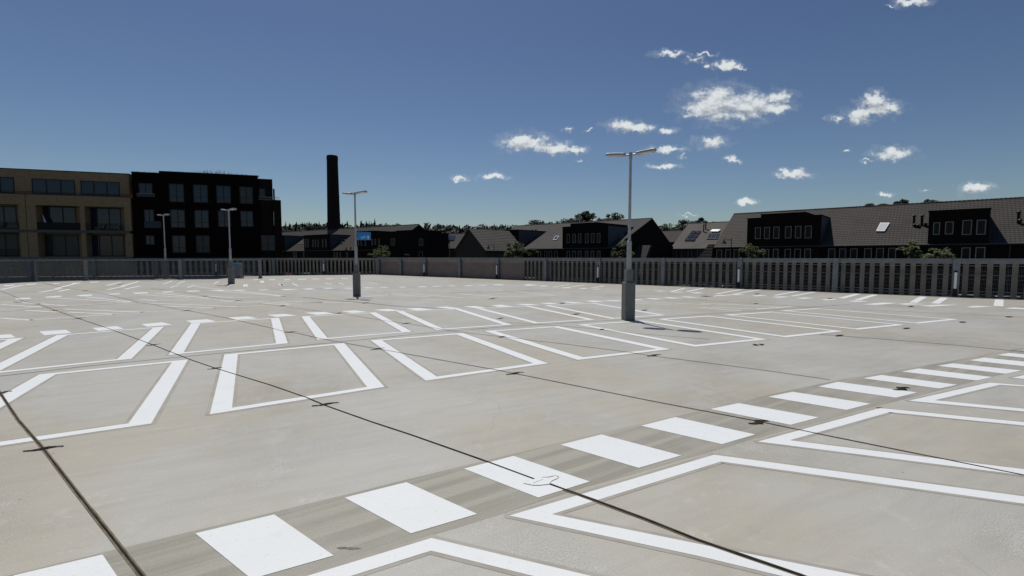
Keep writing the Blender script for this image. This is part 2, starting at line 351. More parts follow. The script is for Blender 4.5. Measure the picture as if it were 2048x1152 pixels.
# ---------------------------------------------------------------- painted markings, joints
def sheet(b, pts, z):
    P = [G(x, y) for x, y in pts]; P = [Vector((p.x, p.y, z)) for p in P]
    a = sum((P[i].x * P[(i + 1) % len(P)].y - P[(i + 1) % len(P)].x * P[i].y) for i in range(len(P)))
    if a < 0: P.reverse()
    b.add(P, [tuple(range(len(P)))])
def seg(b, p, q, wd, z, jit=0):
    p, q = G(*p), G(*q); d = (q - p).normalized(); n = Vector((-d.y, d.x, 0)) * wd / 2
    P = [p - n, q - n, q + n, p + n]; b.add([Vector((v.x, v.y, z)) for v in P], [(0, 1, 2, 3)])
def path(b, pts, wd, z, jit=.0):
    P = [G(*p) for p in pts]
    if jit:      # subdivide and wobble
        Q = []
        for i in range(len(P) - 1):
            n = max(1, int((P[i + 1] - P[i]).length / .22)); Q += [P[i].lerp(P[i + 1], k / n) for k in range(n)]
        P = Q + [P[-1]]
    L = []
    for i, p in enumerate(P):
        d = (P[min(i + 1, len(P) - 1)] - P[max(i - 1, 0)]).normalized(); n = Vector((-d.y, d.x, 0))
        ww = wd / 2 * (1 + jit * (random.random() - .5)); off = n * (random.random() - .5) * wd * jit * .35
        L.append((p + n * ww + off, p - n * ww + off))
    for (a1, a2), (b1, b2) in zip(L, L[1:]):
        b.add([Vector((v.x, v.y, z)) for v in (a2, b2, b1, a1)], [(0, 1, 2, 3)])
def Z(ox, oy, s):
    return lambda *pts: [(ox + x / s, oy + y / s) for x, y in pts]
Z0, Z280, Z560, Z840, Z1120, Z1400 = [Z(x, 545 if x < 1400 else 560, 6.777) for x in (0, 280, 560, 840, 1120, 1400)]
Z1680 = Z(1680, 570, 5.486)
ZP = .003
dash = MB()
NEAR = [[(27,1152),(205,1110),(300,1250),(90,1300)], [(390.6,1067.6),(548.5,1029.7),(667.5,1112),(503,1159)],
 [(689,996),(812.6,965),(954.4,1028.7),(821.8,1067.7)], [(927.8,938),(1027,912.5),(1179.7,963.8),(1076.4,996)],
 [(1120.9,890),(1203,869.5),(1362.5,911.5),(1277.4,936.5)], [(1281.7,852),(1350.6,834.7),(1510.8,869.5),(1444,889)],
 [(1419.8,818.5),(1477.5,806.7),(1637.5,835.3),(1581.4,850.3)], [(1536.3,794),(1585.3,784),(1741.5,807.9),(1693,820.4)],
 [(1636.3,773.4),(1675.6,764),(1834.7,785.4),(1791.8,795.8)], [(1725.9,756.9),(1762.8,750.3),(1914.6,769.9),(1878.7,777.5)],
 [(1803.8,743.5),(1837.7,737.3),(1985.5,754.5),(1953.5,761.5)], [(1874.7,732),(1905.6,727),(2044.4,741.5),(2011.5,748)],
 [(1938.6,721),(1967.5,715.5),(2104,729),(2074,735.5)], [(1994.5,710.4),(2017.4,706),(2152,718.5),(2130,724)], [(2044,701.6),(2062,698),(2190,709),(2170,713)]]
DD = []
for q in [[(-60,850),(145,838),(215,882),(-40,898)], [(530,800),(895,778),(970,822),(600,853)], [(1250,755),(1580,727),(1680,765),(1330,795)],
 [(190,350),(400,342),(430,358),(230,368)], [(600,332),(815,315),(850,328),(640,343)], [(1030,308),(1230,298),(1260,314),(1090,325)],
 [(1450,293),(1610,282),(1640,292),(1510,303)], [(1790,275),(1990,268),(2020,280),(1840,290)],
 [(50,175),(190,165),(210,175),(60,187)], [(340,160),(500,150),(490,160),(360,170)], [(700,150),(800,147),(820,155),(730,158)],
 [(960,143),(1080,138),(1100,148),(980,150)], [(1210,130),(1330,125),(1340,133),(1220,138)]]: DD.append(Z0(*q))
for q in [[(20,702),(300,675),(440,712),(95,738)], [(620,655),(910,635),(1040,665),(700,688)], [(1190,612),(1460,595),(1600,622),(1310,645)],
 [(1720,575),(1960,562),(2130,585),(1850,605)], [(280,262),(430,255),(480,265),(330,273)], [(620,250),(780,245),(820,255),(670,262)],
 [(960,240),(1100,237),(1170,248),(1010,252)], [(1270,238),(1400,233),(1440,242),(1310,246)], [(1590,235),(1720,230),(1770,237),(1640,243)],
 [(1900,230),(2000,225),(2170,235),(1960,240)], [(1520,97),(1610,93),(1620,100),(1540,103)], [(1740,95),(1830,93),(1840,101),(1760,103)], [(1950,95),(2030,93),(2040,100),(1960,102)]]: DD.append(Z280(*q))
for q in [[(330,547),(600,533),(740,560),(500,575)], [(820,527),(1020,514),(1190,537),(980,550)], [(1260,507),(1470,495),(1650,520),(1440,528)],
 [(1700,490),(1890,480),(2100,510),(1850,515)], [(290,222),(420,215),(490,225),(380,232)], [(570,213),(680,210),(740,217),(620,222)],
 [(860,210),(960,207),(990,215),(900,218)], [(1120,205),(1220,203),(1290,210),(1160,214)], [(1340,200),(1440,197),(1480,204),(1390,207)],
 [(1600,195),(1680,192),(1720,199),(1640,202)], [(1850,192),(1960,188),(2000,196),(1900,199)],
 [(240,88),(345,86),(360,94),(250,96)], [(430,86),(530,84),(540,91),(450,93)], [(620,84),(710,82),(730,89),(640,90)], [(830,82),(920,81),(930,87),(840,88)]]: DD.append(Z560(*q))
for q in [[(200,473),(360,463),(560,490),(380,497)], [(580,462),(740,455),(900,478),(760,487)], [(950,450),(1100,438),(1270,463),(1080,470)],
 [(1280,430),(1450,425),(1640,442),(1440,448)], [(1620,415),(1780,412),(1880,425),(1740,432)], [(150,186),(230,183),(310,190),(200,192)],
 [(380,182),(450,178),(500,184),(420,188)], [(580,178),(680,173),(740,180),(640,184)], [(780,172),(880,168),(930,174),(830,178)],
 [(970,165),(1100,162),(1160,172),(1020,174)], [(1400,165),(1480,162),(1610,175),(1450,180)], [(1600,180),(1700,178),(1770,187),(1650,190)], [(1900,205),(2000,202),(2050,211),(1940,214)]]: DD.append(Z840(*q))
for q in [[(10,400),(100,397),(330,412),(180,420)], [(330,388),(480,383),(610,397),(450,403)], [(570,377),(680,373),(850,383),(780,390)],
 [(1000,365),(1050,363),(1170,373),(1010,378)], [(1140,353),(1250,347),(1440,360),(1290,367)], [(1380,342),(1480,338),(1690,350),(1500,356)],
 [(1620,328),(1700,325),(1910,338),(1760,342)], [(1880,317),(2000,315),(2150,328),(2000,332)], [(240,215),(340,210),(400,217),(300,222)],
 [(430,225),(520,222),(580,228),(480,231)], [(1270,250),(1380,248),(1460,255),(1350,258)], [(1490,263),(1600,261),(1700,269),(1560,272)], [(1750,274),(1880,270),(1960,280),(1840,285)]]: DD.append(Z1120(*q))
for q in [[(0,215),(100,215),(200,225),(60,228)], [(160,206),(290,204),(440,214),(260,218)], [(350,198),(500,192),(620,200),(480,206)],
 [(690,212),(820,203),(920,212),(770,220)], [(960,230),(1120,222),(1230,232),(1060,240)], [(1290,245),(1430,238),(1560,248),(1400,257)],
 [(1640,265),(1800,255),(1860,265),(1700,277)]]: DD.append(Z1400(*q))
for q in [[(80,176),(200,171),(320,180),(170,187)], [(240,213),(480,193),(640,200),(400,220)], [(620,207),(760,201),(960,212),(720,218)],
 [(860,228),(1080,217),(1320,217),(1000,238)], [(1380,240),(1500,229),(1690,238),(1450,249)], [(1800,258),(1900,247),(2060,258),(2019,268)]]: DD.append(Z1680(*q))
for q in NEAR + DD: sheet(dash, q, ZP + .0008)
tag(dash.build('painted_dashes', 'paint'), kind='structure')

lines = MB(); thin = MB(); marks = MB(); marg = MB()
def margin(P, wd=.085):
    for i in range(len(P)):
        p, q = P[i], P[(i + 1) % len(P)]; d = (q - p); L = d.length
        if L < .01: continue
        d /= L; n = Vector((-d.y, d.x, 0)) * wd / 2; zz_ = .0014 + .00006 * (len(marg.f) % 14)
        marg.add([Vector((v.x, v.y, zz_)) for v in (p - n - d * .03, q - n + d * .03, q + n + d * .03, p + n - d * .03)], [(0, 1, 2, 3)])
def bay(FL, NL, NR, FR, ws=.24, we=.15, b=lines):
    P = [G(*p) for p in (FL, NL, NR, FR)]
    uF = (P[3] - P[0]).normalized(); uN = (P[2] - P[1]).normalized(); vL = (P[1] - P[0]).normalized(); vR = (P[2] - P[3]).normalized()
    I = [P[0] + uF * ws + vL * we, P[1] + uN * ws - vL * we, P[2] - uN * ws - vR * we, P[3] - uF * ws + vR * we]
    for p in P + I: p.z = ZP
    if P[1].y < 13: margin(P, .10); margin(I, .09)
    for i in range(4):
        j = (i + 1) % 4; b.add([P[i], P[j], I[j], I[i]], [(0, 1, 2, 3)])
bay((382.5,646.8),(336.8,710.3),(575.6,686.7),(558.1,635.7)); bay((602.8,633.1),(635.3,679.7),(824.1,663.5),(751.8,624.7))
bay((791.7,622.5),(873.2,660.1),(1024.4,649.5),(919.7,617.6)); bay((952.1,616.9),(1070.2,647.1),(1190,639.4),(1058,612), .2, .14)
bay((1089.4,611),(1223.3,637.7),(1331,630.3),(1188,606), .2, .14)
bay((449,709),(419.5,829),(769,774),(688,686)); bay((741,680.5),(851.8,761.4),(1096.4,726.9),(925.7,666))
bay((968.6,662),(1155.9,719.9),(1340.6,698.5),(1116,652.4)); bay((1153.9,649.4),(1389.6,693.5),(1535,678.8),(1285,641), .2, .16)
bay((1314.8,638.3),(1571.9,674.8),(1686,662.5),(1416,631.6), .18, .17); bay((1447,629.8),(1717.4,659.3),(1810,649.8),(1541.7,623.5), .16, .17)
bay((1559,621.2),(1838.6,647.1),(1917,638.9),(1633,616.8), .16, .17)
bay((79,749),(-239,927),(302.5,847.4),(376.4,718.9)); bay((113.6,670.4),(-52,751.5),(262.6,717.9),(328,653.2))
bay((-70,684),(-420,795),(-150,770),(48,675.6))
for q in [[(400,1218),(863,1076.7),(862,1102),(500,1217)], [(863,1076.7),(1179,1152),(1400,1206),(1300,1213),(1063,1152),(862,1102)],
 [(1019,1031.7),(1428.4,909.9),(1442,923.6),(1104,1029)], [(1019,1031.7),(1104,1029),(1400,1089),(1716.8,1152),(1950,1200),(1800,1200),(1560,1152),(1400,1113.3)],
 [(1428.4,909.9),(2048,993.4),(2250,1020.7),(2250,1036),(2048,1008),(1442,923.6)],
 [(1516,883.6),(1760,816.5),(1779.5,824.8),(1579.5,881)], [(1516,883.6),(1579.5,881),(2048,939),(2250,964),(2250,978),(2048,951)],
 [(1760,816.5),(2048,844.8),(2250,864.6),(2250,871.6),(2048,851.4),(1779.5,824.8)],
 [(1816.8,801.8),(1978.5,765.3),(1999.5,769.9),(1869.7,800.8)], [(1816.8,801.8),(1869.7,800.8),(2048,817.8),(2250,837),(2250,842.6),(2048,823.4)],
 [(1978.5,765.3),(2048,770.9),(2250,787),(2250,789.5),(2048,773.3),(1999.5,769.9)],
 [(2023.4,755.9),(2048,750.5),(2120,737),(2140,740),(2050,756.5)], [(2023.4,755.9),(2050,756.5),(2250,769),(2250,773),(2048,758)]]: sheet(lines, q, ZP); margin([G(*p) for p in q], .075)
for a, q in ((Z0, [((200,400),(920,455)), ((920,455),(1820,402)), ((700,343),(1750,405)), ((1150,330),(1820,402)), ((0,435),(560,470)), ((0,507),(560,472)),
   ((340,512),(790,540)), ((900,537),(1575,568)), ((1575,568),(400,645)), ((0,620),(430,648)), ((870,497),(1940,540)), ((0,400),(300,405))]),
 (Z280, [((0,542),(1030,480)), ((280,455),(1030,480)), ((110,415),(1330,465)), ((1330,465),(1800,440)), ((0,365),(250,388)), ((250,388),(970,350)), ((0,300),(700,345)),
   ((200,280),(930,350)), ((730,190),(1980,322)), ((930,240),(1960,325)), ((980,370),(2030,415)), ((900,320),(1280,345)), ((1280,345),(1980,325)), ((1090,385),(2030,440))]),
 (Z560, [((0,320),(80,322)), ((0,390),(580,405)), ((0,425),(300,430)), ((1150,330),(1500,300)), ((1100,240),(1700,285)), ((1480,300),(2033,330)), ((200,400),(1000,412))]),
 (Z840, [((0,355),(300,370)), ((120,240),(800,265)), ((800,265),(1150,245)), ((330,225),(1150,245)), ((1290,258),(1850,315)), ((1850,315),(1050,330)), ((520,290),(1050,330)), ((0,300),(600,345))]),
 (Z1120, [((380,380),(1100,400)), ((1050,395),(2033,440)), ((1020,420),(1500,435))]),
 (Z1400, [((0,315),(1080,365)), ((160,365),(740,397)), ((740,397),(1240,362)), ((0,372),(560,420))])):
    for p, r in q: seg(thin, a(p)[0], a(r)[0], .17, ZP + .0012)
for a, q in ((Z1680, [((200,97),(10,148)), ((390,107),(190,165)), ((918,129),(800,196)), ((1145,141),(1042,205)), ((1748,160),(1738,234))]),
 (Z1400, [((560,130),(220,190)), ((830,130),(470,190)), ((1350,150),(1010,210)), ((1560,163),(1240,222))]),
 (Z1120, [((1690,215),(1500,262)), ((1950,212),(1720,262)), ((600,180),(420,215)), ((330,170),(100,205)), ((130,165),(-100,200))])):
    for p, r in q: seg(marks, a(p)[0], a(r)[0], .28 if a is Z1680 else .20, ZP + .003)
for a, q in ((Z0, [((1880,122),(1640,190)), ((1640,132),(1440,180)), ((1700,188),(1450,235)), ((1900,182),(1690,228)), ((1060,142),(750,222)), ((840,217),(530,272)), ((950,227),(790,260)), ((320,170),(0,235))]),
 (Z280, [((440,115),(310,162)), ((610,118),(500,158)), ((520,176),(410,208)), ((740,175),(640,208)), ((1070,120),(1000,152)), ((1245,165),(1185,195)), ((1420,160),(1412,192)), ((1442,160),(1446,192)),
   ((1640,110),(1648,142)), ((1660,110),(1672,142)), ((1885,155),(1918,180)), ((1908,155),(1942,182))]),
 (Z560, [((170,150),(240,180)), ((610,140),(700,165)), ((790,140),(870,163)), ((1210,140),(1320,158)), ((10,150),(50,178))])):
    for p, r in q: seg(marks, a(p)[0], a(r)[0], .13 if a is not Z0 else .22, ZP + .003)
tag(lines.build('painted_bay_lines', 'paint'), kind='structure'); tag(marks.build('painted_bay_ticks', 'paint'), kind='structure'); tag(marg.build('line_margins', 'marg'), kind='structure'); tag(thin.build('thin_bay_lines', 'paint2'), kind='structure')

b = MB()
up = [(-60,1170),(240,1097),(549,1024),(815,959),(1030,907),(1200,866),(1360,831),(1490,800),(1586,779),(1679,760),(1766,746),(1834,734),(1902,722),(1990,705),(2070,691)]
lo = [(300,1172),(640,1137),(830,1081),(955,1043),(1090,1000),(1178,972),(1280,945),(1360,920),(1440,898),(1510,877),(1640,843),(1740,815),(1840,791),(1990,752),(2120,728)]
lo[0] = (420, 1205); up[0] = (-120, 1184)
for i in range(len(up) - 1): sheet(b, [up[i], up[i + 1], lo[i + 1], lo[i]], .001)
tag(b.build('blasted_strip', 'band'), kind='structure')

# joints
J = dict(
 j1=[(-20,755),(0,786),(36,840),(85,896),(157,990),(241,1097),(283.6,1152),(330,1215)],
 j2=[(0,582),(23,590),(46,602),(77,608.5),(108,620),(157,637),(222,659),(306,690),(382,720),(432,737),(464,747),(540,770),(612,795),(650,811),(740,843),(822,870),(960,918.6),(1069,959)],
 j2b=[(1100,969),(1190,1001.7),(1288,1037.8),(1397.6,1081.6),(1603,1152),(1720,1200)],
 j3=[(84,565),(125,575),(167,581),(214,589),(258,599.6),(277,605.5),(309.5,609.5),(324,612.6),(362.6,619.5),(374,621),(467,639),(545.6,657),(568,663),(597,667),(634,676),(682.5,685),(757.7,698.5),
     (796,705),(979.6,737.9),(1029.5,747.4),(1119.4,765.4),(1299.7,801.7),(1499.4,840),(1516.7,843.2),(1626.5,866),(2048,951),(2200,983)],
 j4=[(300,576),(340.5,582),(360,583.7),(398,590),(436.4,597.4),(500,604),(553,611.4),(656,624.7),(678,627),(771,641.7),(813.8,647.3),(862,655),(903.5,662.3),(1003.8,674),(1043.6,678.5),(1140,689.6),(1248.4,703.6),(1306,712.3),(1499.4,737),(1571.6,747),(1660,760)],
 j5=[(1003,644),(1120,652),(1204,659.4),(1282,668),(1420,679),(1518,690),(1680,672 + 18)],
 j5b=[(1500,676),(1600,669),(1680,672),(1753,677.5),(1917,691),(2048,704),(2200,719)],
 j6=[(1270,595),(1400,600.6),(1512,607.5),(1577,611.6),(1680,618.3),(1917,628),(2048,634.7),(2200,642)],
 r1=[(-40,757),(60,746),(180,732),(365.5,714),(480,703),(639.6,688),(740,678),(840,667.5),(921,660.8),(1030,652),(1090.8,649),(1180,643),(1267.6,638.7),(1331,633.5),(1420,627.6),(1533,620.5),(1621,614.6),(1700,608.7)],
 r2=[(-20,626),(40,621),(95,616),(155,612.6),(230,607)],
 l2=[(560,573),(620,576),(680,580),(740,583),(820,586)], l3=[(606,595),(655,600),(707,604),(731,606),(800,613),(900,618)], l4=[(840,587),(900,586),(1000,583),(1090,581),(1160,580)])
J.pop('j5b'); J['j5'] = [(1003,644),(1120,652),(1204,659.4),(1282,668),(1420,679)]; J['j5b'] = [(1640,669),(1680,672),(1753,677.5),(1917,691),(2048,704),(2200,719)]
sealm = MB(); stn = MB()
W = dict(j1=.013, j2=.019, j2b=.023, j3=.019, j4=.02, j5=.02, j5b=.03, j6=.03, r1=.022, r2=.03, l2=.04, l3=.045, l4=.04)
for k, p in J.items(): path(sealm, p, W[k], .0065, .15)
path(stn, J['j1'], .036, .0034, .12); path(stn, J['j2b'], .045, .0034, .12)
def cross(px, py, half, sq=1.0, faint=False, slope=-.12):
    c = G(px, py); e = G(px + half, py + slope * half); d = (e - c); L = d.length; d.normalize(); n = Vector((-d.y, d.x, 0))
    pts = []; N = 12; r = random.Random(int(px * 7 + py))
    for i in range(N + 1):
        t = -1 + 2 * i / N; wd = (.022 + .048 * math.exp(-(t / .30) ** 2)) * sq * (1 + .5 * (r.random() - .5))
        cc_ = c + d * (t * L) + n * (.03 * math.sin(t * 3) * sq); pts.append((cc_ + n * wd, cc_ - n * wd))
    for (a1, a2), (b1, b2) in zip(pts, pts[1:]): sealm.add([Vector((v.x, v.y, .0085)) for v in (a2, b2, b1, a1)], [(0, 1, 2, 3)])
for a in [(87,898,40,.6),(651,809,27,.6),(430,737,15,.6),(1030,747,18,.7),(1517,845,20,.9),(1803,778,16,1.1),(306,690,16,.7),(580,664.5,14,.8),(755,698,14,.8),
 (813,647,10,1),(1004,674,8,1.1),(1308,711,14,.8),(1204,659,6,1),(1511,690,5,1.2),(1523,689.6,5,1.2),(1679,671.5,9,1.1),(1813,657,8,1.1),(1925,644.5,7,1.2),(2018,634,6,1.3),
 (374,621,10,1),(157,637,14,.9),(110,621,10,1),(76,608,7,1.1),(8,785,16,.7),(1152,628.5,10,1.1),(1289,620.5,7,1.2),(1512,607.6,5,1.3),(411,592.5,6,1.3),(475,601.5,10,1.2),
 (565,611.5,8,1.3),(678,626.5,6,1.3),(985,597.5,10,1.5),(1125,606.5,6,1.5),(731,606,8,1.4),(170,581.5,6,1.4),(240,568.5,8,1.5),(455,570.5,7,1.6),(1514,587.8,5,1.6),(1001,637,8,1),(1660,597,6,1.5),(1822,613,6,1.5)]:
    cross(*a)
sealm.build('deck_joints', 'seal')['kind'] = 'structure'; stn.build('joint_edge_stains', 'stain')['kind'] = 'structure'
# smeared patch of repaint over a joint and an oily smear
b = MB(); sheet(b, [(1046,968),(1062,961),(1076,958),(1090,957),(1104,954),(1117,954),(1116,958),(1104,963),(1098,970),(1080,972),(1066,972)], .0095); tag(b.build('repainted_joint_patch', 'paint'), kind='structure')
b = MB(); sheet(b, [(672,1096),(684,1094),(697,1095),(712,1095),(724,1098),(712,1099),(700,1100),(690,1098),(680,1099)], .0028); path(b, [(1066,969),(1074,965),(1086,961)],   .003, .0115); path(b, [(1084,957),(1100,956),(1110,953),(1118,956)], .008, .0115); tag(b.build('oil_smear', 'smear'), kind='structure')

# ================================================================ fences
def fence(name, label, posts, height, bays, mesh=True, slats=True, lights=(), nperiod=11.3, closed=(), inset=0, mesh_h=1.45, beam=.26, group=None, doublemesh=False):
    root = empty(name, posts[0], label, 'fence', group)
    for i, p in enumerate(posts):
        q = posts[i + 1] if i + 1 < len(posts) else posts[i - 1]
        X = (q - p).normalized() * (1 if i + 1 < len(posts) else -1); Y = Vector((-X.y, X.x, 0))
        if Y.dot(Vector((p.x, p.y, 0))) < 0: Y = -Y
        b = MB()       # I section: two flanges and a web
        b.box(p, X, Y, ZH, (-.13, .13), (-.16, -.135), (0, height)); b.box(p, X, Y, ZH, (-.13, .13), (.135, .16), (0, height)); b.box(p, X, Y, ZH, (-.012, .012), (-.135, .135), (0, height - .003))
        b.box(p, X, Y, ZH, (-.2, .2), (-.22, .22), (0.001, .025))
        for sx in (-.16, .16):
            for sy in (-.18, .18): b.tube(p + X * sx + Y * sy + ZH * .02, p + X * sx + Y * sy + ZH * .06, .014, n=6)
        b.build('post', 'steel', root)
        if i in lights:
            t = MB(); c = p + X * -.02 + Y * -.23
            t.tube(c + ZH * .42, c + ZH * 1.22, .055, n=12); o = t.build('tube_light', 'tube', root, smooth=False)
            t = MB(); t.box(c, X, Y, ZH, (-.05, .05), (.03, .068), (.30, 1.30)); t.box(c, X, Y, ZH, (-.08, .08), (-.08, .03), (.05, .40)); t.tube(c + ZH * 1.22, c + ZH * 1.26, .06, n=12); t.build('lamp_bracket', 'black', o)
    for i in range(len(posts) - 1):
        p, q = posts[i], posts[i + 1]; X = (q - p); L = X.length; X = X / L; Y = Vector((-X.y, X.x, 0))
        if Y.dot(Vector((p.x, p.y, 0))) < 0: Y = -Y
        a0, a1 = .145, L - .145
        if beam:
            b = MB(); b.box(p, X, Y, ZH, (a0, a1), (-.06, .06), (height - beam, height - .02)); b.box(p, X, Y, ZH, (a0, a1), (-.11, .11), (height - .018, height - .001))
            b.build('top_rail', 'steel', root)
        if slats:
            cl = closed[i] if i < len(closed) else 0          # closed fraction of this bay, from its first post
            n = max(3, int(round(bays[i])))
            b = MB(); per = (a1 - a0) / n
            for k in range(n):
                s0 = a0 + per * (k + .26)
                if (k + .5) / n < cl: continue
                b.box(p, X, Y, ZH, (s0, s0 + per * .48), (.075, .105), (.03, height - beam - .003))
                b.box(p, X, Y, ZH, (s0 + per * .2, s0 + per * .28), (.105, .13), (.10, height - beam - .06))
            if b.v: b.build('slat_panel', 'slat', root)
            b = MB()
            for z in (.13, .27, height - beam - .12): b.box(p, X, Y, ZH, (a0, a1), (.132, .16), (z, z + .035))
            b.build('slat_rail', 'steel', root)
            if cl:
                b = MB(); e = a0 + (a1 - a0) * cl; s = a0
                while s < e - .02: b.box(p, X, Y, ZH, (s, min(s + .19, e)), (.075, .10 + .004 * (int(s / .2) % 2)), (.03, height - beam - .003)); s += .2
                b.build('board_panel', 'clad', root)
        if mesh:
            for mlayer in range(1):
                b = MB(); y0 = -.085 - .11 * mlayer; s = a0 + .02 * mlayer
                while s < a1:
                    b.box(p, X, Y, ZH, (s, s + .0055), (y0, y0 + .0055), (.06, mesh_h)); s += .052
                z = .08; k = 0
                while z < mesh_h + .01:
                    th = .013 if (doublemesh or k % 5 == 4) else .008
                    b.box(p, X, Y, ZH, (a0, a1), (y0 - .012, y0 - .002), (z, z + th)); z += .10 if doublemesh else .2; k += 1
                b.box(p, X, Y, ZH, (a0, a1), (y0 - .02, y0 - .013), (1.09, 1.112))
                b.build('mesh_panel', 'wire', root)
    return root
def snap(pxs, A, B):      # points on the ground line A-B seen at those columns
    out = []
    for px in pxs:
        k = (px - CX) / F_PX; d = B - A; t = (k * A.y - A.x) / (d.x - k * d.y); out.append(A + d * t)
    return out
rp_ = snap([759, 803, 852, 921, 997, 1092, 1199, 1327, 1480, 1671, 1912], RF1, RF0)
st = (rp_[-1] - rp_[-2]); rp_ += [rp_[-1] + st * k for k in (1, 2, 3)]
nb = [(rp_[i + 1] - rp_[i]).length / ((rp_[9] - rp_[8]).length / 11.3) for i in range(len(rp_) - 1)]
fence('louvre_fence', 'long right-hand steel fence of mesh and upright slats with pinkish boards at its far end', rp_, 1.9, nb, lights=(2, 4, 6, 8, 10), closed=(1, 1, 1, 1, .52))
fp_ = snap([754, 648, 548], RF1, FF0); st = fp_[1] - fp_[0]; fp_ = fp_ + [fp_[2] + st * k for k in range(1, 8)]
fence('slatted_fence', 'straight far fence of upright grey brown slats running behind the ramp and past the chimney', fp_, 1.84, [13, 13] + [10] * 7, mesh=False, lights=(1, 3), beam=.22)
fence('mesh_fence', 'left fence of open steel wire mesh round the ramp, without slats', MF, 1.74, [1] * 5, slats=False, mesh_h=1.56, beam=.1, doublemesh=True)

# ================================================================ lamp posts
AZ = R(-62); HD = Vector((math.sin(AZ), math.cos(AZ), 0)); HN = Vector((-HD.y, HD.x, 0))
def lamp_post(loc, label, scale=1.0):
    r = empty('lamp_post', loc, label, 'lamp post', 'twin-headed lamp posts on the parking deck'); p = Vector(loc)
    X = Vector((math.cos(R(8)), math.sin(R(8)), 0)); Y = Vector((-X.y, X.x, 0))
    MB().box(p, X, Y, ZH, (-.165, .165), (-.165, .165), (0, 1.19)).build('concrete_base', 'base', r, bevel=.012)
    b = MB(); b.box(p, X, Y, ZH, (-.112, .112), (-.112, .112), (1.19, 1.58)); b.box(p, X, Y, ZH, (-.14, .14), (-.14, .14), (1.192, 1.215))
    for sx in (-.12, .12):
        for sy in (-.12, .12): b.tube(p + X * sx + Y * sy + ZH * 1.2, p + X * sx + Y * sy + ZH * 1.27, .012, n=6)
    b.build('collar', 'base', r, bevel=.006)
    b = MB(); b.tube(p + ZH * 1.58, p + ZH * 2.46, .074, n=20); b.tube(p + ZH * 2.46, p + ZH * 2.50, .074, .047, n=20, cap=False); b.tube(p + ZH * 2.50, p + ZH * 5.05, .047, .041, n=20); b.tube(p + ZH * 5.0, p + ZH * 5.2, .052, n=16); b.build('pole', 'galv', r)
    b = MB(); b.box(p + ZH * 1.9, X, Y, ZH, (-.05, .05), (-.078, -.07), (-.2, .2)); b.build('service_door', 'galv', r)
    for s in (1, -1):
        D = (HD * s * math.cos(R(5)) + ZH * math.sin(R(5))).normalized(); N = HN * s; U = N.cross(D); U = U if U.z > 0 else -U
        c = p + ZH * 5.12
        b = MB()
        prof = [(.16, .06), (.20, .13), (.34, .17), (.62, .165), (.74, .12), (.76, .05)]
        for z0, z1, k0, k1 in ((-.022, .034, 1, .96), (.034, .055, .96, .70)):
            lo_ = [c + D * a + N * w_ * k0 + U * z0 for a, w_ in prof] + [c + D * a - N * w_ * k0 + U * z0 for a, w_ in prof[::-1]]
            hi_ = [c + D * a + N * w_ * k1 + U * z1 for a, w_ in prof] + [c + D * a - N * w_ * k1 + U * z1 for a, w_ in prof[::-1]]
            n = len(lo_); b.add(lo_ + hi_, [tuple(range(n))[::-1], tuple(range(n, 2 * n))] + [(i, (i + 1) % n, n + (i + 1) % n, n + i) for i in range(n)])
        b.tube(c, c + D * .2, .03, n=10); b.box(c, D, N, U, (.74, .80), (-.03, .03), (-.005, .012))
        h = b.build('lamp_head', 'galv', r)
        MB().box(c, D, N, U, (.34, .64), (-.12, .12), (-.032, -.021)).build('lens', 'lens', h)
    if scale != 1: r.scale = (scale,) * 3
    return r
lamp_post(G(1256, 640), 'twin-headed grey lamp post standing nearest, its shadow lying on the parking bays')
p2 = G(714, 592); lp2 = lamp_post(p2, 'twin-headed grey lamp post with the blue exit sign, in front of the chimney')
lamp_post(G(463, 568), 'twin-headed grey lamp post standing in front of the wire mesh fence', 1.04)
pp = G(333, 559); pp = pp * 1.03; pp.z = .0
lamp_post(pp, 'twin-headed grey lamp post seen through the wire mesh fence, farthest left', 1.1)
MB().box(pp, XH, YH, ZH, (-.5, .5), (-.9, .5), (-.5, -.004)).build('lamp_plinth', 'deck')['kind'] = 'structure'
# blue exit sign on the second post
s0, s1 = AT(714.5, 464.5, p2.y), AT(741.5, 480, p2.y)
sr = tag(MB().box(Vector((0, p2.y, 0)), XH, YH, ZH, (s0.x, s1.x), (-.02, .02), (s1.z, s0.z)).build('exit_sign', 'blue', loc=(s0.x, p2.y, s1.z)), 'blue exit sign with white arrow fixed to the lamp post', 'sign')
def text(body, size, loc, parent, mat):
    c = bpy.data.curves.new('lettering', 'FONT'); c.body = body; c.size = size; c.extrude = .004; c.align_x = 'LEFT'
    o = bpy.data.objects.new('lettering', c); COL.objects.link(o); o.rotation_euler = (math.pi / 2, 0, 0); c.materials.append(MAT[mat])
    dg = bpy.context.evaluated_depsgraph_get(); me = bpy.data.meshes.new_from_object(o.evaluated_get(dg)); bpy.data.objects.remove(o)
    o = bpy.data.objects.new('lettering', me); COL.objects.link(o); o.rotation_euler = (math.pi / 2, 0, 0); o.parent = parent; o.location = Vector(loc) - wloc(parent); return o
W_ = s1.x - s0.x; H_ = s0.z - s1.z
text('UIT', H_ * .42, (s0.x + W_ * .27, p2.y - .026, s1.z + H_ * .2), sr, 'signw')
b = MB(); ax = s0.x + W_ * .82; y_ = p2.y - .028
b.box(Vector((ax, y_, s1.z)), XH, YH, ZH, (-.025, .025), (0, .006), (H_ * .1, H_ * .5)); b.prism([(ax - .09, y_, s1.z + H_ * .38), (ax, y_, s1.z + H_ * .58), (ax + .09, y_, s1.z + H_ * .38), (ax + .05, y_, s1.z + H_ * .36), (ax, y_, s1.z + H_ * .46), (ax - .05, y_, s1.z + H_ * .36)], (0, .0055, 0)); b.build('arrow', 'signw', sr)
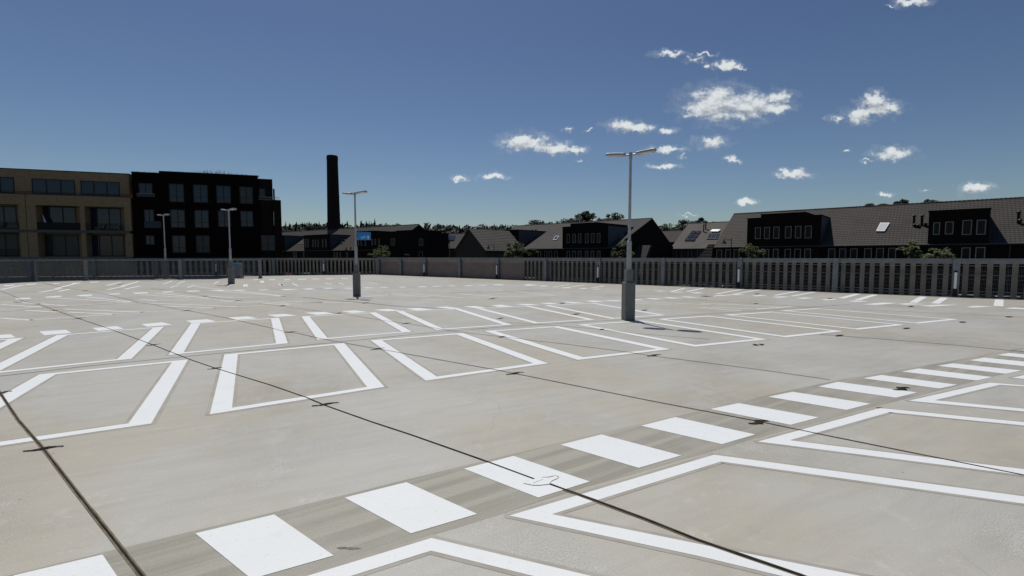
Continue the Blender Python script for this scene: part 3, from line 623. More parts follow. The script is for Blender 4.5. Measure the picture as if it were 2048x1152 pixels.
b = MB(); b.tube((p2.x, p2.y, s0.z - .05), (s0.x, p2.y, s0.z - .05), .02); b.tube((p2.x, p2.y, s1.z + .05), (s0.x, p2.y, s1.z + .05), .02); b.build('bracket', 'galv', sr)
# pay machine behind the first post
m0 = G(468, 558) * 1.03; m0.z = 0
MB().box(m0, XH, YH, ZH, (-.8, .8), (-1.2, 1.2), (-.5, -.004)).build('machine_plinth', 'deck')['kind'] = 'structure'
pm = empty('ticket_machine', m0, 'grey ticket machine with a small blue panel behind the mesh at the ramp', 'machine')
MB().box(m0, XH, YH, ZH, (-.28, .32), (.4, .9), (0, 1.4)).build('cabinet', 'steel', pm, bevel=.03)
MB().box(m0, XH, YH, ZH, (-.02, .26), (.385, .399), (.95, 1.35)).build('panel', 'blue', pm)

# ================================================================ buildings
class Frame:
    def __init__(s, px, Y, vpx, ground=GZ):
        s.o = Vector(((px - CX) / F_PX * Y, Y, 0)); d = Vector((vpx - CX, F_PX, 0)).normalized()
        s.U = d if vpx > CX else -d; s.N = Vector((-s.U.y, s.U.x, 0)); s.g = ground
    def P(s, u, v, z): return s.o + s.U * u + s.N * v + ZH * z
    def uz(s, px, py, v=0):
        d = ray(px, py); o = s.o + s.N * v - Vector((0, 0, EYE)); t = o.dot(s.N) / d.dot(s.N); q = d * t
        return ((q - (s.o + s.N * v - Vector((0, 0, 0)))).dot(s.U), EYE + q.z)
    def box(s, b, u, v, z): return b.box(s.o, s.U, s.N, ZH, u, v, z)
def window(fr, par, a0, a1, v, cols, transom=None, mat='glass', fmat='dframe', ft=.07, mull=None, name='window', v_is_px=True):
    """a0, a1: photo pixels of the upper left and lower right corner"""
    u0, z1 = fr.uz(*a0, v); u1, z0 = fr.uz(*a1, v)
    return window_uz(fr, par, u0, u1, z0, z1, v, cols, transom, mat, fmat, ft, name)
def window_uz(fr, par, u0, u1, z0, z1, v, cols=1, transom=None, mat='glass', fmat='dframe', ft=.07, name='window'):
    f = MB(); fr.box(f, (u0, u1), (v - .05, v + .02), (z0, z0 + ft)); fr.box(f, (u0, u1), (v - .05, v + .02), (z1 - ft, z1))
    fr.box(f, (u0, u0 + ft), (v - .05, v + .02), (z0 + ft, z1 - ft)); fr.box(f, (u1 - ft, u1), (v - .05, v + .02), (z0 + ft, z1 - ft))
    for k in range(1, cols):
        c = u0 + (u1 - u0) * k / cols; fr.box(f, (c - ft * .6, c + ft * .6), (v - .045, v + .02), (z0 + ft, z1 - ft))
    if transom:
        zt = z0 + (z1 - z0) * transom; fr.box(f, (u0 + ft, u1 - ft), (v - .04, v + .02), (zt - ft * .4, zt + ft * .4))
    o = f.build(name, fmat, par)
    gl_ = MB(); fr.box(gl_, (u0 + ft * .5, u1 - ft * .5), (v - .02, v - .012), (z0 + ft * .5, z1 - ft * .5)); gl_.build('pane', mat, o)
    return o

# ---- yellow brick apartment block (left)
YF = Frame(125, 64, 3900)
yb = empty('apartment_building', YF.P(0, 0, GZ), 'yellow brown brick apartment block with deep balconies at the left edge', 'building')
zy = Z(0, 330, 5.76)
def zu(x, y, v=0): return YF.uz(*zy((x, y))[0], v)
zt, zb = zu(300, 337)[1], zu(300, 457)[1]; sl1, sl0 = zu(440, 745)[1], zu(440, 778)[1]; lg1 = zu(440, 1060)[1]
uR = zu(1510, 600)[0]
piers = [(zu(218, 600)[0], zu(299, 600)[0]), (zu(307, 600)[0], zu(416, 600)[0]), (zu(922, 600)[0], zu(976, 600)[0]), (zu(1434, 600)[0], uR)]
uL = piers[0][0] - 24; piers = [(uL - 1, uL), (uL + 7.6, uL + 8.4), (uL + 16, uL + 16.8)] + piers
DP = 1.5
b = MB()
YF.box(b, (uL - 1, piers[3][1]), (0, DP), (zb, zt)); YF.box(b, (piers[4][0], uR), (0, DP), (zb, zt))
for a_, c_ in piers:
    YF.box(b, (a_, c_), (0, DP), (sl1, zb)); YF.box(b, (a_, c_), (0, DP), (lg1, sl0))
YF.box(b, (uL - 1, uR), (DP + .1, DP + 11), (GZ, zt - .02))       # core
YF.box(b, (uL - 1, uR), (0, DP), (GZ, lg1 - .45))
b.build('wall', 'ybrick', yb)
b = MB(); YF.box(b, (uL - .9, uR - .25), (-.03, DP), (sl0, sl1)); YF.box(b, (uL - .9, uR - .25), (-.06, DP), (lg1 - .45, lg1)); b.build('balcony_slab', 'slab', yb)
ut = zu(700, 70, DP)[1]
b = MB(); YF.box(b, (uL - 1, uR - .6), (DP + .1, DP + 10.9), (zt - .02, ut)); b.build('upper_wall', 'ybrick', yb)
b = MB(); YF.box(b, (uL - 1.05, uR - .55), (DP + .05, DP + 10.95), (ut, ut + .09)); b.build('roof_coping', 'roofflat', yb)
b = MB(); YF.box(b, (uL - 1, uR), (.1, DP - .05), (zt, zt + .06)); b.build('terrace_edge', 'roofflat', yb)
for (x0, y0, x1, y1, v, n, m) in [(362,155,872,345,DP+.1,3,'glass'), (925,180,1385,357,DP+.1,3,'glass'), (-330,120,172,327,DP+.1,3,'glass'),
    (405,470,890,745,DP+.1,3,'glass'), (970,490,1405,748,DP+.1,3,'glass'), (430,800,920,1052,DP+.1,3,'curt'), (995,805,1440,1052,DP+.1,3,'glass'), (-260,465,205,742,DP+.1,3,'glass'), (-250,780,225,1052,DP+.1,3,'curt')]:
    a0, a1 = zy((x0, y0), (x1, y1)); window(YF, yb, a0, a1, v, n, None, m, ft=.12)
def rail(fr, par, u0, u1, z0, h, v, bars=True, mat='black'):
    b = MB(); fr.box(b, (u0, u1), (v, v + .04), (z0 + h - .04, z0 + h)); fr.box(b, (u0, u1), (v, v + .03), (z0 + .06, z0 + .09))
    if bars:
        u = u0
        while u < u1: fr.box(b, (u, u + .016), (v + .005, v + .02), (z0 + .09, z0 + h - .04)); u += .11
    else: fr.box(b, (u0, u1), (v + .005, v + .02), (z0 + .09, z0 + h - .04))
    return b.build('railing', mat, par)
rail(YF, yb, piers[4][1], piers[5][0], sl1, 1.0, .08, False); rail(YF, yb, piers[5][1], piers[6][0], sl1, 1.0, .08)
rail(YF, yb, piers[2][1], piers[3][0], sl1, 1.0, .08); rail(YF, yb, piers[2][1], piers[3][0], lg1, 1.0, .08); rail(YF, yb, uL, uR, zt + .06, .35, .15)
# things on the balconies
def parasol(u, v, z):
    p = YF.P(u, v, z); r = empty('folded_parasol', p, 'folded white parasol leaning at the left end of the black-fronted balcony', 'parasol')
    MB().tube(p, p + Vector((.05, 0, 1.0)), .03).build('pole', 'galv', r); MB().tube(p + Vector((.05, 0, 1.0)), p + Vector((-.2, 0, 2.0)), .14, .03).build('canopy', 'white', r)
parasol(piers[4][1] + .5, .8, sl1)
def chair(u, v, z, label, mat='galv'):
    p = YF.P(u, v, z); r = empty('balcony_chair', p, label, 'chair', 'chairs on the balconies'); X, Y = YF.U, YF.N
    MB().box(p, X, Y, ZH, (-.24, .24), (-.24, .24), (.42, .46)).build('seat', mat, r)
    MB().hexa([p + X * a + Y * bb + ZH * z for a, bb, z in ((.20, -.24, .46), (.24, -.24, .46), (.24, .24, .46), (.20, .24, .46), (.36, -.24, .98), (.40, -.24, .98), (.40, .24, .98), (.36, .24, .98))]).build('backrest', mat, r)
    for sx in (-.2, .2):
        for sy in (-.2, .2): MB().tube(p + X * sx + Y * sy, p + X * sx + Y * sy + ZH * .42, .015, n=6).build('leg', mat, r)
chair(piers[3][0] - 3.0, .8, sl1, 'metal chair on the middle balcony at the left edge, further from the brick pier'); chair(piers[3][0] - .8, .8, sl1, 'metal chair on the middle balcony at the left edge, beside the brick pier')
chair(piers[5][1] + 1.0, .8, sl1, 'metal chair at the left end of the balcony next to the dark building'); chair(piers[6][0] - 1.2, .8, sl1, 'metal chair at the right end of the balcony next to the dark building')

# ---- dark brick apartment block
DFm = Frame(125, 64, 3900); zd = Z(250, 330, 5.01)
def du(x, y, v=-.4): return DFm.uz(*zd((x, y))[0], v)
db = empty('apartment_building', DFm.P(du(80, 700)[0], -.4, GZ), 'very dark brick apartment block with paired windows and stepped right end', 'building')
V0 = -.4
uA0, uA1, uB, uC = du(85, 800)[0], du(1338, 300)[0], du(1478, 300)[0], du(1567, 600)[0]
zA, zA2, zBt, zCt = du(900, 92)[1], du(200, 66)[1], du(1400, 137)[1], du(1520, 350)[1]
uS = du(350, 300)[0]
b = MB(); DFm.box(b, (uA0, uS), (V0 + .5, 11), (GZ, zA2 - .1))
for u0_, u1_, v0_, v1_, zt_ in ((uS, uA1, V0, 11, zA), (uA1 + .01, uB, V0 + .25, 10.5, zBt)):
    sk = 2.9; q = [(u0_ - (.01 if u0_ == uS else 3.2), v1_), (u1_ - sk, v1_), (u1_, v0_), (u0_, v0_)][::-1]
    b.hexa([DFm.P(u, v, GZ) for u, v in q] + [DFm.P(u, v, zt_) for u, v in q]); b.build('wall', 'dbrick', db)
uG0, uG1 = du(1480, 540)[0], du(1507, 540)[0]; zg1, zg0 = du(1495, 465)[1], du(1495, 620)[1]
b = MB()
DFm.box(b, (uB + .02, uG0), (V0 + .02, V0 + .32), (GZ, zCt)); DFm.box(b, (uG1, uC), (V0 + .02, V0 + .32), (GZ, zCt)); DFm.box(b, (uG0, uG1), (V0 + .02, V0 + .32), (zg1, zCt)); DFm.box(b, (uG0, uG1), (V0 + .02, V0 + .32), (GZ, zg0))
DFm.box(b, (uG0, uG1), (V0 + .05, V0 + .25), (du(1495, 572)[1] - .06, du(1495, 572)[1]))
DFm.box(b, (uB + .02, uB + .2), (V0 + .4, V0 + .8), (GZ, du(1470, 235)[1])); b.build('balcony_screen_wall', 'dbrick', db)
b = MB(); DFm.box(b, (uA0 - .05, uS), (V0 + .45, 11.05), (zA2 - .1, zA2)); DFm.box(b, (uS + .01, uA1 + .05), (V0 - .05, V0 + .3), (zA, zA + .1)); b.build('roof_coping', 'roofflat', db)
for x0, y0, x1, y1, m in [(437,185,597,375,'glass'), (680,195,835,380,'glass'), (912,205,1065,385,'glass'), (1145,215,1285,390,'curt'), (452,445,608,630,'glass'), (693,450,845,632,'glass'),
    (928,455,1065,622,'glass'), (1155,460,1288,620,'glass'), (470,705,615,880,'glass'), (708,705,855,880,'curt')]:
    a0, a1 = zd((x0, y0), (x1, y1)); window(DFm, db, a0, a1, V0 - .02, 2, .30, m, ft=.11)
a0, a1 = zd((1360, 700), (1508, 860)); window(DFm, db, a0, a1, V0 - .02, 2, .4, 'curt', ft=.1)
for x0, y0, x1, y1, m in [(135,180,280,300,'glass'), (190,445,300,620,'glass'), (205,705,300,800,'glass'), (1340,235,1408,322,'curt')]:
    a0, a1 = zd((x0, y0), (x1, y1)); window(DFm, db, a0, a1, V0 + (.48 if x0 < 1000 else .23), 2 if x0 < 1000 else 1, None, m, ft=.1)
for x0, x1, y in ((110, 292, 305), (185, 380, 625)):
    u0, z0 = du(x0, y); u1, _ = du(x1, y); rail(DFm, db, u0, u1, z0 - .1, 1.0 if y > 400 else .45, V0 + .3, False if y > 400 else True, 'zinc' if y > 400 else 'galv')
u0, z0 = du(1340, 350); rail(DFm, db, u0, du(1545, 350)[0], z0, .5, V0 + .1, True, 'galv')
# grasses on the dark roof
b = MB(); rr = random.Random(3)
for k in range(420):
    u = rr.uniform(uA0, uA1); base = zA + .08 if u > uS else zA2 - .02
    hmax = .25 + .75 * math.exp(-((u - (uS + uA1) / 2 - .5) / 3.2) ** 2); h = rr.uniform(.1, hmax); v = rr.uniform(.1, 1.6); p = DFm.P(u, v, base - .03); d = DFm.U * rr.uniform(-.2, .2)
    b.add([p, p + DFm.U * .05, p + d + ZH * h], [(0, 1, 2)])
tag(b.build('roof_grass', 'dry'), 'sparse dry grass growing on the flat roof of the dark block', 'grass', kind='stuff')

# ---- terraced houses
def roof_sheet(fr, u0, u1, v0, z0, v1, z1, u0b=None, u1b=None, th=.18, over=.25):
    """sloping slab from eave (v0,z0) to ridge (v1,z1)"""
    b = MB(); u0b = u0 if u0b is None else u0b; u1b = u1 if u1b is None else u1b
    k = (z1 - z0) / (v1 - v0); s = 1 if v1 > v0 else -1
    P = [fr.P(u0, v0 - over * s, z0 - over * s * k), fr.P(u1, v0 - over * s, z0 - over * s * k), fr.P(u1b, v1, z1), fr.P(u0b, v1, z1)]
    b.hexa(P + [p + ZH * th for p in P]); return b
class Roof:
    def __init__(s, fr, ze, v1, z1): s.fr, s.ze, s.v1, s.z1, s.k = fr, ze, v1, z1, (z1 - ze) / v1
    def at(s, px, py, lift=.18):     # photo pixel -> point on the front slope
        d = ray(px, py); n = (ZH - s.fr.N * s.k); o = s.fr.P(0, 0, s.ze + lift) - Vector((0, 0, EYE)); t = o.dot(n) / d.dot(n); return Vector((0, 0, EYE)) + d * t
def terrace(fr, name, label, px_e0, px_e1, py_e, hv, py_ridge, cat='house', wall='hbrick', tile='tile', eave_ref=None, gable_end=True, hb=None, group='houses along the street behind the deck'):
    """eave from column px_e0 to px_e1 at row py_e(measured at eave_ref), ridge hv metres behind"""
    u0 = fr.uz(px_e0, py_e)[0]; u1 = fr.uz(px_e1, py_e)[0]; ze = fr.uz(eave_ref if eave_ref else px_e0, py_e)[1] if not isinstance(py_e, tuple) else 0
    ref, pr = py_ridge; zr = fr.uz(ref, pr, hv)[1]
    r = empty(name, fr.P(u0, 0, GZ), label, cat, group); hb = hb or hv
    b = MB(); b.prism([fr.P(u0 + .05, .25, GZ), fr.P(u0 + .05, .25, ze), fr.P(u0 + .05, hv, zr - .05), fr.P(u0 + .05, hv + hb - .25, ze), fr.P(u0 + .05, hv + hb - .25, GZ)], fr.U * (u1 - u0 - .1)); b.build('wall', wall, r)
    b = roof_sheet(fr, u0 - .05, u1 + .05, .25, ze, hv, zr); b.v += []; b.build('roof', tile, r)
    b = roof_sheet(fr, u0 - .05, u1 + .05, hv + hb - .25, ze, hv + .001, zr); b.build('rear_roof', tile, r)
    b = MB(); n = int((u1 - u0) / .35)
    for i in range(n): c = fr.P(u0 + (i + .5) * (u1 - u0) / n, hv, zr + .16); b.tube(c - fr.U * .165, c + fr.U * .165, .13, .10, n=8)
    b.build('ridge_tiles', tile, r)
    b = MB(); b.tube(fr.P(u0, -.08, ze - .02), fr.P(u1, -.08, ze - .02), .07, n=8); b.build('gutter', 'zinc', r)
    return r, Roof(fr, ze, hv, zr), (u0, u1, ze, zr)
def dormer(fr, r, rf, xl, xr, ytop, yref, name='dormer', cheek=True, wall='hbrick', step=None, front=-.02):
    u0 = fr.uz(xl, ytop, front)[0]; u1 = fr.uz(xr, ytop, front)[0]; zt = fr.uz(yref, ytop, front)[1]
    vb = min((zt - rf.ze) / rf.k + .3, rf.v1 + .2); b = MB()
    fr.box(b, (u0, u1), (front, .3), (GZ, zt)); fr.box(b, (u0 + .02, u1 - .02), (.3, vb), (rf.ze, zt)); o = b.build(name, wall, r)
    if cheek:
        b = MB(); b.prism([fr.P(u1, .3, rf.ze - .1), fr.P(u1, vb, zt - .05), fr.P(u1, .3, zt - .05)], fr.U * .04); b.build('cheek', 'zinc', o)
    b = MB(); fr.box(b, (u0 - .06, u1 + .07), (front - .06, vb + .3), (zt, zt + .1)); b.build('dormer_roof', 'roofflat', o)
    return o
def hwin(fr, par, zf, x0, y0, x1, y1, v=-.0, mat='hglass'):
    a0, a1 = zf((x0, y0), (x1, y1)); window(fr, par, a0, a1, v, 1, None, mat, 'tframe', .075)
def vent(par, p, h=.9):
    b = MB(); b.tube(p - ZH * .3, p + ZH * h, .11, n=8); b.tube(p + ZH * h, p + ZH * (h + .12), .2, .06, n=8); b.tube(p + ZH * (h - .12), p + ZH * (h - .04), .17, n=8); b.build('vent_pipe', 'black', par)
def skylight(par, rf, pts, mat='white', fill='glass'):
    P = [rf.at(*p) for p in pts]; n = (P[1] - P[0]).cross(P[3] - P[0]).normalized(); n = n if n.z > 0 else -n
    b = MB(); b.prism([p - n * .05 for p in P], n * .12); o = b.build('skylight', mat, par)
    c = sum(P, Vector()) / 4; b = MB(); b.prism([c + (p - c) * .80 + n * .071 for p in P], n * .006); b.build('pane', fill, o)

RFm = Frame(1940, 46, -30)
z4, z5, z3 = Z(1300, 380, 4.8), Z(1648, 380, 4.8), Z(880, 400, 4.096)
# right row
r, rf, _ = terrace(RFm, 'terraced_houses', 'nearest tiled terrace at the right edge with a white-framed skylight and two dark dormer blocks', 1428, 2330, 491.5, 7.6, (1760, 414.5), eave_ref=1660)
wv = .2
d1 = dormer(RFm, r, rf, 1495, 1642, 438, 1495, name='dormer_block'); d1b = dormer(RFm, r, rf, 1522, 1610, 430, 1522, cheek=False, name='raised_brickwork', front=-.06)
d2 = dormer(RFm, r, rf, 1858.5, 1981, 423.3, 1858.5, name='dormer_block')
for x0, y0, x1, y1 in [(1010,360,1062,470),(1098,357,1150,470),(1186,354,1241,466),(1299,350,1357,463),(1395,347,1451,463),(1489,344,1550,463)]: hwin(RFm, r, z4, x0, y0, x1, y1, -.07)
for x0, y0, x1, y1 in [(640,572,690,680),(724,570,776,680),(806,568,856,680)]: hwin(RFm, r, z4, x0, y0, x1, y1, wv)
for x0, y0, x1, y1 in [(1091,568,1141,680),(1182,566,1231,680),(1295,566,1349,680),(1388,565,1445,680),(1484,564,1542,680)]: hwin(RFm, r, z4, x0, y0, x1, y1, -.07)
for x0, y0, x1, y1 in [(42,563,105,690),(148,562,210,690),(252,561,318,690),(388,558,455,690),(502,557,570,690),(618,556,687,690)]: hwin(RFm, r, z5, x0, y0, x1, y1, wv)
for x0, y0, x1, y1 in [(1330,290,1415,430),(1467,287,1551,428),(1320,552,1400,700),(1455,549,1541,700),(1050,312,1110,430),(1165,305,1240,425)]: hwin(RFm, r, z5, x0, y0, x1, y1, -.03)
skylight(r, rf, z5((500,398),(582,398),(632,318),(540,318)), 'white', 'lens')  # pale lens colour on the pane stands in for sky reflected in the glass
for x, y in ((862, 335), (938, 335), (1865, 310)): vent(r, rf.at(*z5((x, y))[0]), 1.0)
vent(r, rf.at(*z5((1880, 318))[0]), .3)
for x, y in ((870, 345), (900, 350), (975, 340)): vent(r, rf.at(*z5((x, y))[0]), .15)
b = MB(); p = RFm.P(RFm.uz(1690, 500)[0], -.05, 0); b.tube(p + ZH * GZ, p + ZH * rf.ze, .045, n=8); p = RFm.P(RFm.uz(2020, 500)[0], .1, 0); b.tube(p + ZH * GZ, p + ZH * rf.ze, .045, n=8); b.build('downpipe', 'zinc', r)
# small lower roof slope at its left end (zoom: 470-600 x 520-655)
a_ = [RFm.uz(*z4((x, y))[0], -.0) for x, y in ((560, 522), (604, 522), (604, 660), (468, 660))]
b = MB(); b.hexa([RFm.P(a_[3][0], -.6, a_[3][1]), RFm.P(a_[2][0], -.6, a_[2][1]), RFm.P(a_[2][0], 1.4, a_[2][1]), RFm.P(a_[3][0], 1.4, a_[3][1]),
                  RFm.P(a_[0][0], .1, a_[0][1]), RFm.P(a_[1][0], .1, a_[1][1]), RFm.P(a_[1][0], 1.4, a_[1][1]), RFm.P(a_[0][0], 1.4, a_[0][1])]); b.build('lean_to_roof', 'tile', r)

# centre row
r, rf, (cu0, cu1, cze, czr) = terrace(RFm, 'terraced_houses', 'tiled terrace in the centre with a black gable end behind the nearest lamp post', 949, 1228, 497, 12.6, (1306, 438.5), eave_ref=1140, hb=9.5)
d3 = dormer(RFm, r, rf, 994.5, 1035, 462, 994.5, name='dormer_block'); d4 = dormer(RFm, r, rf, 1125, 1214, 455, 1125, name='dormer_block'); d5 = dormer(RFm, r, rf, 1141, 1193.5, 448.5, 1141, cheek=False, name='raised_brickwork', front=-.08)
dormer(RFm, r, rf, 1249, 1255, 459, 1249, name='small_dormer') if False else None
for q in [(478,298,500,362),(512,298,534,362),(558,296,581,362),(594,296,618,360),(1040,280,1064,352),(1087,279,1112,352),(1132,277,1157,352),(1190,275,1217,352),(1238,274,1265,350),(1287,272,1313,350),
    (1040,418,1064,490),(1087,418,1112,490),(1132,418,1157,490),(1190,417,1214,490),(1237,417,1262,490),(1287,416,1313,490),(480,420,500,490),(513,420,535,490)]: hwin(RFm, r, z3, *q, -.09)
for q in [(295,423,312,490),(328,423,345,490),(360,423,381,490),(805,418,828,490),(855,418,878,490),(895,418,918,490),(938,418,963,490),(1402,415,1427,490)]: hwin(RFm, r, z3, *q, wv)
skylight(r, rf, z3((925,328),(955,328),(976,297),(945,297)), 'galv'); skylight(r, rf, z3((1450,308),(1486,308),(1506,283),(1470,283)), 'galv')
for x, y in ((757, 300), (785, 298)): vent(r, rf.at(*z3((x, y))[0]), 1.3)
for x, y in ((748, 318), (775, 312)): vent(r, rf.at(*z3((x, y))[0]), .2)
ua, za = RFm.uz(*z3((1600, 330))[0], 0)
# lean-to on the gable
g0 = RFm.P(cu1 + .1, 2.2, cze - .3)
b = MB(); b.hexa([RFm.P(cu1 + .06, 3.2, GZ + 1.6), RFm.P(cu1 + 2.4, 3.2, GZ + 1.6), RFm.P(cu1 + 2.4, 4.0, GZ + 1.6), RFm.P(cu1 + .06, 4.0, GZ + 1.6),
                  RFm.P(cu1 + .06, 7.2, cze + .5), RFm.P(cu1 + 2.4, 7.2, cze + .5), RFm.P(cu1 + 2.4, 8.0, cze + .5), RFm.P(cu1 + .06, 8.0, cze + .5)]); b.build('lean_to_roof', 'tile', r)

# house with light brown gable left of the centre row
GF = Frame(930, 76, -30)
ga = [GF.uz(*z3(p)[0]) for p in ((150, 480), (130, 412), (242, 243), (312, 352))]
hg = empty('gabled_house', GF.P(ga[0][0], 0, GZ), 'house with a light brown brick gable turned towards the deck', 'house', 'houses along the street behind the deck')
uc, zc_ = ga[2]; hw = uc - ga[1][0]; zee = ga[1][1]; hwr = hw * 1.05
b = MB(); b.prism([GF.P(uc - hw, 0, GZ), GF.P(uc + hwr, 0, GZ), GF.P(uc + hwr, 0, zee), GF.P(uc, 0, zc_ - .1), GF.P(uc - hw, 0, zee)][::-1], GF.N * 9); b.build('wall', 'tbrick', hg)
for s, hh in ((-1, hw), (1, hwr)):
    b = MB(); P = [GF.P(uc, -.2, zc_ - .02), GF.P(uc + s * (hh + .3), -.2, zee - .3 * (zc_ - zee) / hh), GF.P(uc + s * (hh + .3), 9.2, zee - .3 * (zc_ - zee) / hh), GF.P(uc, 9.2, zc_ - .02)]
    b.hexa(P + [p + ZH * .2 for p in P]); b.build('roof', 'tile2', hg)

# light-roofed house between the centre and right terraces
MFm = Frame(1400, 84, -30)
r, rf, _ = terrace(MFm, 'terraced_houses', 'pale-roofed house with black solar panels between two dark terraces', 1341, 1475, 497, 8.2, (1400, 448), tile='tile2', wall='tbrick', eave_ref=1400)
for k in range(3):
    for j in range(2):
        o = [(330 + k * 26 + j * 50, 490 - k * 33), (330 + k * 26 + j * 50 + 44, 490 - k * 33), (330 + k * 26 + j * 50 + 62, 490 - k * 33 - 28), (330 + k * 26 + j * 50 + 20, 490 - k * 33 - 28)]
        P = [rf.at(*z4(p)[0]) for p in o]; b = MB(); b.prism([p + ZH * .05 for p in P], ZH * .06); b.build('solar_panel', 'solar', r)
for k in range(3):
    o = [(545 + k * 36, 470), (576 + k * 36, 470), (600 + k * 36, 415), (570 + k * 36, 415)]; skylight(r, rf, z4(*o), 'black', 'glass')
P = [rf.at(*z4(p)[0]) for p in ((575, 412), (655, 412), (676, 392), (598, 392))]; b = MB(); b.prism([p + ZH * .2 for p in P], ZH * .1); b.build('awning_box', 'galv', r)
for x, y in ((515, 400), (535, 375)): vent(r, rf.at(*z4((x, y))[0]), 1.3)
for q in [(255,572,300,680),(365,570,400,680),(455,570,485,680)]: hwin(MFm, r, z4, *q, .2, 'curt')
# dark roof further back
BFm = Frame(1345, 120, -30)
terrace(BFm, 'terraced_houses', 'far dark-roofed house half hidden behind the black gable', 1300, 1352, 484, 6, (1335, 463.5), tile='tile3', eave_ref=1330)

# left rows
EF = Frame(782, 95, -270); z2 = Z(500, 290, 3.6); zz = Z(560, 440, 6.4)
r, rf, _ = terrace(EF, 'terraced_houses', 'dark terrace behind the blue exit sign, with a long black flat-topped end', 500, 772, 500.5, 9, (782, 453.5), tile='tile3', eave_ref=700, hb=9)
dormer(EF, r, rf, 607.5, 657, 471.5, 607.5, name='dormer_block'); dormer(EF, r, rf, 535, 566, 471.5, 560, name='dormer_block')
for xl, xr, yt in ((710, 748, 464), (748, 793, 465.5), (793, 836, 462.3), (836, 856, 466.3)): dormer(EF, r, rf, xl, xr, yt, xl, name='flat_topped_block', cheek=False, front=-.02 - .03 * (xl % 3))
for q in [(322,242,338,348),(352,242,368,348),(415,252,430,346),(448,252,462,346),(482,252,497,346),(540,245,555,346),(580,245,596,346),(1000,255,1012,330),(1035,255,1048,330),(1085,255,1102,330),
    (1172,240,1190,322),(1212,240,1230,318),(1258,240,1278,318),(1420,237,1473,325),(1780,240,1832,330),(1780,405,1830,500)]: hwin(EF, r, zz, *q, -.14 if q[0] > 990 else -.06)
for q in [(170,412,190,500),(200,412,216,500),(295,412,315,500),(330,412,348,500),(360,412,382,500),(690,412,706,500),(722,412,742,500),(765,412,782,500),(850,412,872,500),(1010,412,1024,500),(1045,412,1060,500),(1085,412,1104,500)]: hwin(EF, r, zz, *q, .2)
skylight(r, rf, zz((240,308),(262,308),(285,275),(262,275)), 'galv', 'solar'); skylight(r, rf, zz((275,312),(292,312),(305,296),(290,296)), 'galv', 'solar')
for x, y in ((790, 300), (822, 268), (905, 360)): vent(r, rf.at(*zz((x, y))[0]), .25)
# small far house with solar panels
SF = Frame(885, 120, -400)
r, rf, _ = terrace(SF, 'terraced_houses', 'small far house with black solar panels and a pale dormer, left of the brown gable', 855, 914, 497, 6.5, (880, 470), tile='tile3', wall='tbrick', eave_ref=880)
P = [rf.at(*z2(p)[0]) for p in ((1300, 690), (1470, 690), (1480, 655), (1300, 655))]; b = MB(); b.prism([p + ZH * .05 for p in P], ZH * .08); b.build('solar_panel', 'solar', r)
dormer(SF, r, rf, 870, 884, 480, 870, name='dormer', wall='zinc')
for q in [(1290,760,1310,800),(1350,760,1372,800),(1400,760,1420,800)]: hwin(SF, r, z2, *q, .15, 'curt')
# ---- far right filler rows behind (seen only through gaps)
# chimney stack
cY = 128; c0 = AT(669, 500, cY); ctop = AT(663.7, 311.5, cY); rt = 10.4 / F_PX * cY; rb = 13.6 / F_PX * cY
ch = empty('factory_chimney', (c0.x, cY, GZ), 'tall round dark brick factory chimney rising alone above the roofs', 'chimney')
Hc = ctop.z - GZ; b = MB(); n = 28; lv = [(0, rb), (Hc * .5, (rb + rt) / 2), (Hc - 1.3, rt), (Hc - 1.25, rt + .05), (Hc - .3, rt + .05), (Hc, rt - .06)]
vs = []; fs = []
for z, rr_ in lv: vs += [Vector((c0.x + math.cos(2 * math.pi * i / n) * rr_, cY + math.sin(2 * math.pi * i / n) * rr_, GZ + z)) for i in range(n)]
for k in range(len(lv) - 1): fs += [(k * n + i, k * n + (i + 1) % n, (k + 1) * n + (i + 1) % n, (k + 1) * n + i) for i in range(n)]
fs.append(tuple(range((len(lv) - 1) * n, len(lv) * n))); b.add(vs, fs); b.build('shaft', 'cbrick', ch)
b = MB()
for z in (6, 11, 16, 21): b.tube((c0.x, cY, GZ + z), (c0.x, cY, GZ + z + .12), rb + (rt - rb) * z / Hc + .04, n=28)
b.build('iron_band', 'black', ch)

